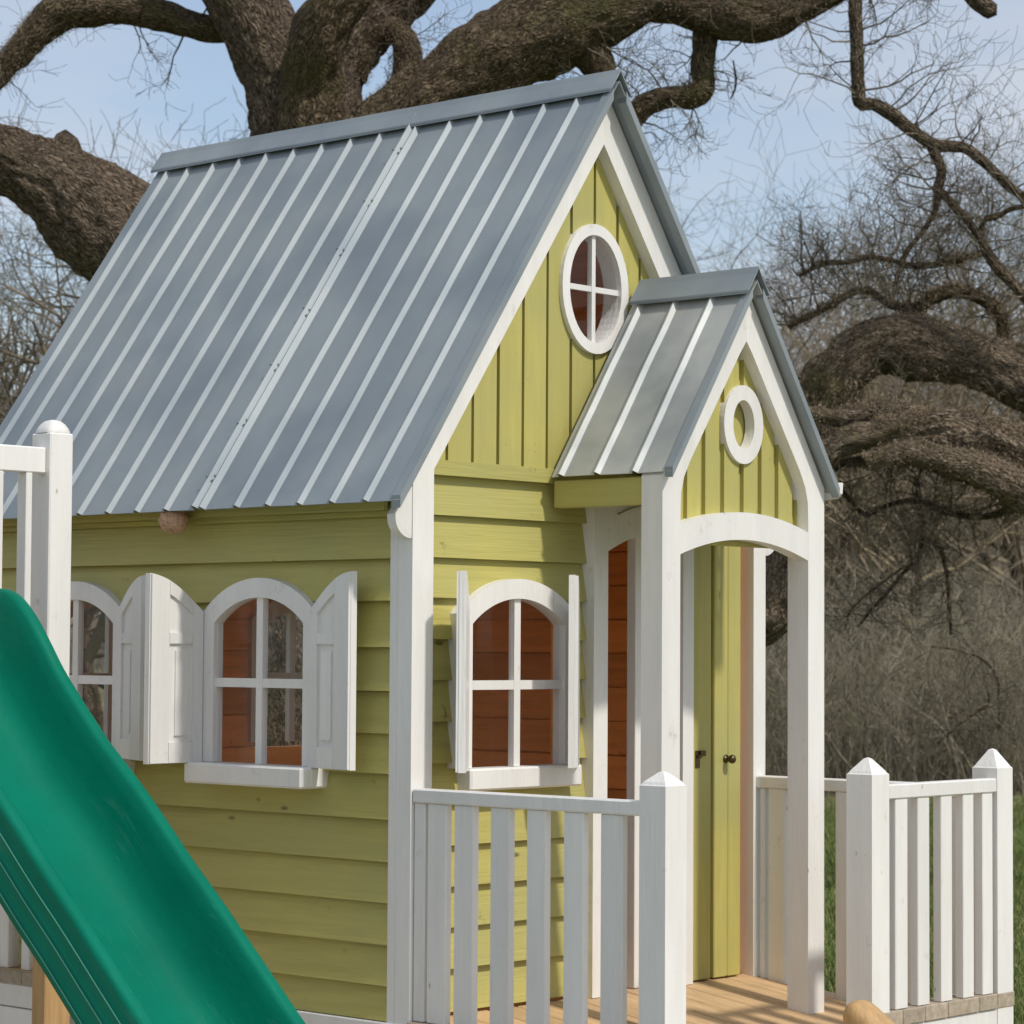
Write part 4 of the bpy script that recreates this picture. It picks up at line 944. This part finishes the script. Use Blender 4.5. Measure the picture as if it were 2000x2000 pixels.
# twigs carried by the oak's limbs
rnd = random.Random(3); segs = []
def along(res, count, ln, r, lev, up, side=0.8, lo=0.0, hi=1.0, droop=0.0):
    _, P, R, T = res
    for _ in range(count):
        k = int((lo + (hi - lo) * rnd.random()) * (len(P) - 1)); d = Vector((rnd.gauss(0, side), rnd.gauss(0, side), up + rnd.gauss(0, 0.5))).normalized()
        d = (d - T[k] * d.dot(T[k]) * 0.5).normalized()
        twig_grow(P[k] + d * R[k] * 0.8, d, ln * rnd.uniform(0.6, 1.3), r * rnd.uniform(0.7, 1.2), lev, segs, rnd, 0.22, 0.05, 6, (1, 3), 0.0015, droop)
along(L5, 30, 0.42, 0.010, 2, 0.6, lo=0.3); along(L5, 16, 0.35, 0.008, 2, -0.6, lo=0.55, droop=0.1)
along(L7, 26, 0.30, 0.007, 2, 0.1, droop=0.05); along(L6, 16, 0.34, 0.008, 2, -0.1); along(L3, 22, 0.40, 0.008, 2, -0.2, droop=0.04)
along(D0, 46, 0.42, 0.008, 2, 0.5); along(D1, 24, 0.36, 0.007, 2, 0.2); along(D2, 22, 0.36, 0.007, 2, 0.4); along(D3, 16, 0.30, 0.006, 2, 0.4)
along(U1, 40, 0.34, 0.007, 2, 0.6); along(U2, 44, 0.36, 0.007, 2, 0.5); along(U3, 52, 0.38, 0.007, 2, 0.6)
along(R2, 26, 0.30, 0.007, 2, 0.2); along(R3, 40, 0.30, 0.007, 2, -0.3, droop=0.1); along(H4, 44, 0.30, 0.006, 2, -0.4, droop=0.1)
along(H1, 26, 0.26, 0.005, 2, -0.3, droop=0.1); along(H2, 22, 0.26, 0.005, 2, -0.4, droop=0.1); along(H3, 18, 0.2, 0.004, 2, -0.3, droop=0.1)
along(H6, 22, 0.34, 0.006, 2, -0.3, droop=0.1); along(H7, 18, 0.3, 0.006, 2, -0.2, droop=0.1); along(L8, 12, 0.3, 0.006, 2, 0.1)
tw_o = seg_mesh('twigs', TWIG, oak, segs, 3, np.random.rand(len(segs)) * 0.55); tw_o['kind'] = 'stuff'
print('oak twig segments', len(segs))

# shaggy fern and moss on the upper side of the limbs
def fuzz(name, specs, parent, seed=1):
    rg = np.random.RandomState(seed); V = []; tint = []
    for (res, count, size, topbias) in specs:
        _, P, R, T = res
        P_ = np.array([tuple(p) for p in P]); R_ = np.array(R); T_ = np.array([tuple(t) for t in T])
        k = rg.randint(0, len(P) - 1, count); f_ = rg.rand(count)[:, None]
        p = P_[k] * (1 - f_) + P_[k + 1] * f_; r = R_[k]; t = T_[k]
        d = rg.normal(size=(count, 3)); d[:, 2] += topbias; d -= t * np.sum(d * t, axis=1, keepdims=True); d /= np.linalg.norm(d, axis=1, keepdims=True)
        base = p + d * (r * rg.uniform(0.94, 1.07, count) + rg.rand(count) ** 3 * 0.035)[:, None]
        keep = np.array([noise.noise(Vector(q) * 2.3) + 0.5 * noise.noise(Vector(q) * 6.0) > -0.02 for q in base]); base = base[keep]; d = d[keep]; count = len(base)
        dirv = d * rg.uniform(0.2, 1.0, (count, 1)) + rg.normal(size=(count, 3)) * 0.75; dirv /= np.linalg.norm(dirv, axis=1, keepdims=True)
        ln = size * rg.uniform(0.5, 1.4, (count, 1)); sd2 = np.cross(dirv, rg.normal(size=(count, 3))); sd2 /= np.linalg.norm(sd2, axis=1, keepdims=True)
        wd = ln * rg.uniform(0.08, 0.22, (count, 1))
        V.append(np.stack([base, base + dirv * ln * 0.55 + sd2 * wd, base + dirv * ln, base + dirv * ln * 0.5 - sd2 * wd], axis=1)); tint.append(rg.rand(count))
    V = np.concatenate(V).reshape(-1, 3); tint = np.concatenate(tint); n = len(tint)
    me = bpy.data.meshes.new(name); me.vertices.add(len(V)); me.vertices.foreach_set('co', V.ravel())
    me.loops.add(n * 4); me.loops.foreach_set('vertex_index', np.arange(n * 4, dtype=np.int32)); me.polygons.add(n); me.polygons.foreach_set('loop_start', np.arange(0, n * 4, 4, dtype=np.int32)); me.update(calc_edges=True)
    a = me.attributes.new('tint', 'FLOAT', 'POINT'); a.data.foreach_set('value', np.repeat(tint, 4).astype(np.float32)); me.materials.append(FERN)
    o = bpy.data.objects.new(name, me); COL.objects.link(o); o.parent = parent; o['kind'] = 'stuff'; return o
fuzz('fern_cover', [(R1, 110000, 0.018, 0.9), (R2, 60000, 0.017, 0.9), (R2b, 8000, 0.016, 0.8), (R2c, 12000, 0.016, 0.8), (L3, 30000, 0.014, 0.9), (L5, 46000, 0.014, 0.9), (L7, 9000, 0.014, 0.6), (L8, 9000, 0.014, 0.5), (U1, 6000, 0.026, 0.5), (U2, 3500, 0.022, 0.4), (U3, 3000, 0.022, 0.4), (R3, 5000, 0.026, 0.4), (H4, 3000, 0.022, 0.2)], oak)
for c in oak.children: c.matrix_parent_inverse = Matrix.Translation(-oak.location)

# ---- other bare trees behind
def bare_tree(px, py_top, dist, seed, label, spread=0.5, dens=1.0, tints=(0.0, 0.6), lean=0.0, cat='tree', trunk_r=0.09, low=0.25, tw=1.0):
    rn = random.Random(seed); p = at(px, 1300, dist); base = Vector((p.x, p.y, terrain(p.x, p.y) - 0.05)); topz = at(px, py_top, dist).z
    H = topz - base.z; root = empty('bare_tree', base); tag(root, label, cat, 'bare trees behind the house')
    pts = []; q = base.copy()
    for k in range(7):
        f_ = k / 6; pts.append((q + Vector((rn.gauss(0, 0.08), rn.gauss(0, 0.08), 0)) * H * 0.25 * (k > 0) + Vector((RT.x, RT.y, 0)) * lean * f_ * H + Vector((0, 0, H * 0.72 * f_)), trunk_r * (1 - 0.85 * f_) * H / 6))
    tb = tube_mesh('trunk', BARK, root, pts, 9, 0.12, 0, seed, 0.12)
    sg = []; _, P, R, T = tb
    n = int(30 * dens)
    for i in range(n):
        f_ = low + (1 - low) * (i + rn.random()) / n; k = min(len(P) - 1, int(f_ * (len(P) - 1))); an = rn.uniform(0, 2 * math.pi)
        d = Vector((math.cos(an), math.sin(an), rn.uniform(0.15, 0.9))).normalized()
        twig_grow(P[k], d, H * spread * (1.05 - 0.62 * f_) * rn.uniform(0.65, 1.1), max(0.010, R[k] * 0.55) * tw, 3, sg, rn, 0.20, 0.07, 6, (1, 2), 0.0019 * tw * dist / 30)
    o = seg_mesh('crown', TWIG, root, sg, 3, tints[0] + (tints[1] - tints[0]) * np.random.rand(len(sg)))
    for c in root.children: c.matrix_parent_inverse = Matrix.Translation(-root.location)
    return len(sg)
tot = 0
spec = [(175, 95, 27, 11, 'bare tree left of the oak limb with a forked crown', 0.42, 0.8, (0.0, 0.5), 0.02),
        (20, 330, 30, 12, 'bare tree at the left edge of the picture above the roof', 0.45, 0.9, (0.1, 0.6), 0.0),
        (330, 190, 34, 13, 'thin bare tree whose twigs rise just left of the oak trunk', 0.40, 1.0, (0.0, 0.5), 0.0),
        (440, 230, 40, 14, 'low bare tree showing between roof ridge and oak trunk', 0.42, 1.0, (0.0, 0.4), 0.0),
        (750, 60, 38, 15, 'bare tree seen in the gap right of the oak trunk', 0.42, 0.9, (0.0, 0.4), 0.0),
        (1290, 170, 33, 16, 'bare tree behind the peak of the main roof', 0.40, 0.9, (0.0, 0.5), 0.0),
        (1400, 420, 36, 17, 'bare tree behind the porch roof peak', 0.45, 1.1, (0.2, 0.8), 0.0),
        (1545, 400, 34, 18, 'spreading bare tree just right of the porch roof', 0.52, 1.3, (0.2, 0.9), 0.0),
        (1660, 330, 38, 19, 'tall bare tree right of the porch under the hanging branch', 0.48, 1.2, (0.2, 0.8), 0.0),
        (1770, 390, 33, 20, 'bare tree with yellowish twigs under the forked oak branch', 0.52, 1.3, (0.4, 1.0), 0.0),
        (1880, 165, 42, 21, 'tallest bare tree near the right edge of the picture', 0.42, 1.2, (0.0, 0.6), 0.0),
        (1985, 280, 36, 22, 'bare tree at the right edge of the picture', 0.48, 1.2, (0.2, 0.8), 0.0),
        (1470, 560, 44, 23, 'small bare tree far behind the porch gable', 0.5, 1.0, (0.1, 0.6), 0.0),
        (1720, 520, 46, 24, 'small far bare tree above the right oak limb', 0.5, 1.1, (0.1, 0.6), 0.0),
        (1930, 480, 48, 25, 'small far bare tree low at the right edge', 0.5, 1.1, (0.1, 0.6), 0.0)]
for (px, pt, dist, sd3, lab, sp, dn, ti, ln_) in spec: tot += bare_tree(px, pt, dist, sd3, lab, sp, dn * (1.3 if px < 500 else 1.0), ti, ln_, tw=1.6 if px < 500 else 1.0)
print('bare tree segments', tot)

# ---- dense undergrowth on the bank: reads as one mass
rg = random.Random(5); sg = []; tn = []
for i in range(9000):
    d = 29 + 30 * rg.random() ** 1.3; q_ = rg.random(); px = rg.uniform(1330, 2120) if q_ < 0.62 else rg.uniform(2120, 3300) if q_ < 0.84 else rg.uniform(-120, 1330)
    if px < 1330 and rg.random() < 0.6: continue
    p = at(px, 1300, d); base = Vector((p.x, p.y, terrain(p.x, p.y))); h = rg.uniform(0.7, 2.6) * (1.25 if d > 38 else 0.9); t0 = rg.random()
    ddr = Vector((rg.gauss(0, 0.22), rg.gauss(0, 0.22), 1)).normalized(); q = base; r_ = rg.uniform(0.005, 0.014)
    ns = 5
    for k in range(ns):
        ddr = (ddr + Vector((rg.gauss(0, 0.16), rg.gauss(0, 0.16), 0.05))).normalized(); nq = q + ddr * h / ns
        sg.append((*q, *nq, r_ * (1 - k / 6), r_ * (1 - (k + 1) / 6))); tn.append(t0)
        for _ in range(2 if k else 1):
            e = (ddr + Vector((rg.gauss(0, 0.7), rg.gauss(0, 0.7), rg.gauss(0.1, 0.4)))).normalized(); l2 = h * rg.uniform(0.12, 0.34); m2 = nq + e * l2 * 0.5
            e2 = (e + Vector((rg.gauss(0, 0.4), rg.gauss(0, 0.4), rg.gauss(0, 0.4)))).normalized()
            sg.append((*nq, *m2, r_ * 0.45, r_ * 0.3)); sg.append((*m2, *(m2 + e2 * l2 * 0.5), r_ * 0.3, 0.003)); tn += [t0, min(1, t0 + 0.1)]
        q = nq
th = seg_mesh('woodland_thicket', THICK, None, sg, 3, np.array(tn)); tag(th, 'dense grey brown thicket of bare stems covering the bank', None, None, 'stuff')
print('thicket segments', len(sg))

# ---- grass blades on the part of the lawn that shows
rg2 = np.random.RandomState(4); n = 120000
f2 = np.array([fw.x, fw.y]); f2 /= np.linalg.norm(f2); r2 = np.array([f2[1], -f2[0]])
dist = 9.5 + 19.5 * rg2.rand(n) ** 0.8; tt = np.where(rg2.rand(n) < 0.72, rg2.uniform(0.075, 0.215, n), rg2.uniform(0.215, 0.42, n))
xy = np.array([CAM.x, CAM.y]) + f2 * dist[:, None] + r2 * (dist * tt)[:, None]
z = np.array([terrain(x, y) for x, y in xy]); ln = rg2.uniform(0.03, 0.085, n); an = rg2.uniform(0, 2 * np.pi, n); wd = rg2.uniform(0.003, 0.006, n)
lean = rg2.normal(size=(n, 2)) * 0.45 * ln[:, None]
V = np.zeros((n, 3, 3)); V[:, 0, 0] = xy[:, 0] + np.cos(an) * wd; V[:, 0, 1] = xy[:, 1] + np.sin(an) * wd; V[:, 1, 0] = xy[:, 0] - np.cos(an) * wd; V[:, 1, 1] = xy[:, 1] - np.sin(an) * wd
V[:, 0, 2] = V[:, 1, 2] = z; V[:, 2, 0] = xy[:, 0] + lean[:, 0]; V[:, 2, 1] = xy[:, 1] + lean[:, 1]; V[:, 2, 2] = z + ln
me = bpy.data.meshes.new('grass'); me.vertices.add(n * 3); me.vertices.foreach_set('co', V.ravel()); me.loops.add(n * 3); me.loops.foreach_set('vertex_index', np.arange(n * 3, dtype=np.int32))
me.polygons.add(n); me.polygons.foreach_set('loop_start', np.arange(0, n * 3, 3, dtype=np.int32)); me.update(calc_edges=True)
a = me.attributes.new('tint', 'FLOAT', 'POINT'); a.data.foreach_set('value', np.repeat(rg2.rand(n), 3).astype(np.float32)); me.materials.append(BLADE)
go = bpy.data.objects.new('grass', me); COL.objects.link(go); tag(go, 'short green grass of the lawn behind the railing', None, None, 'stuff')
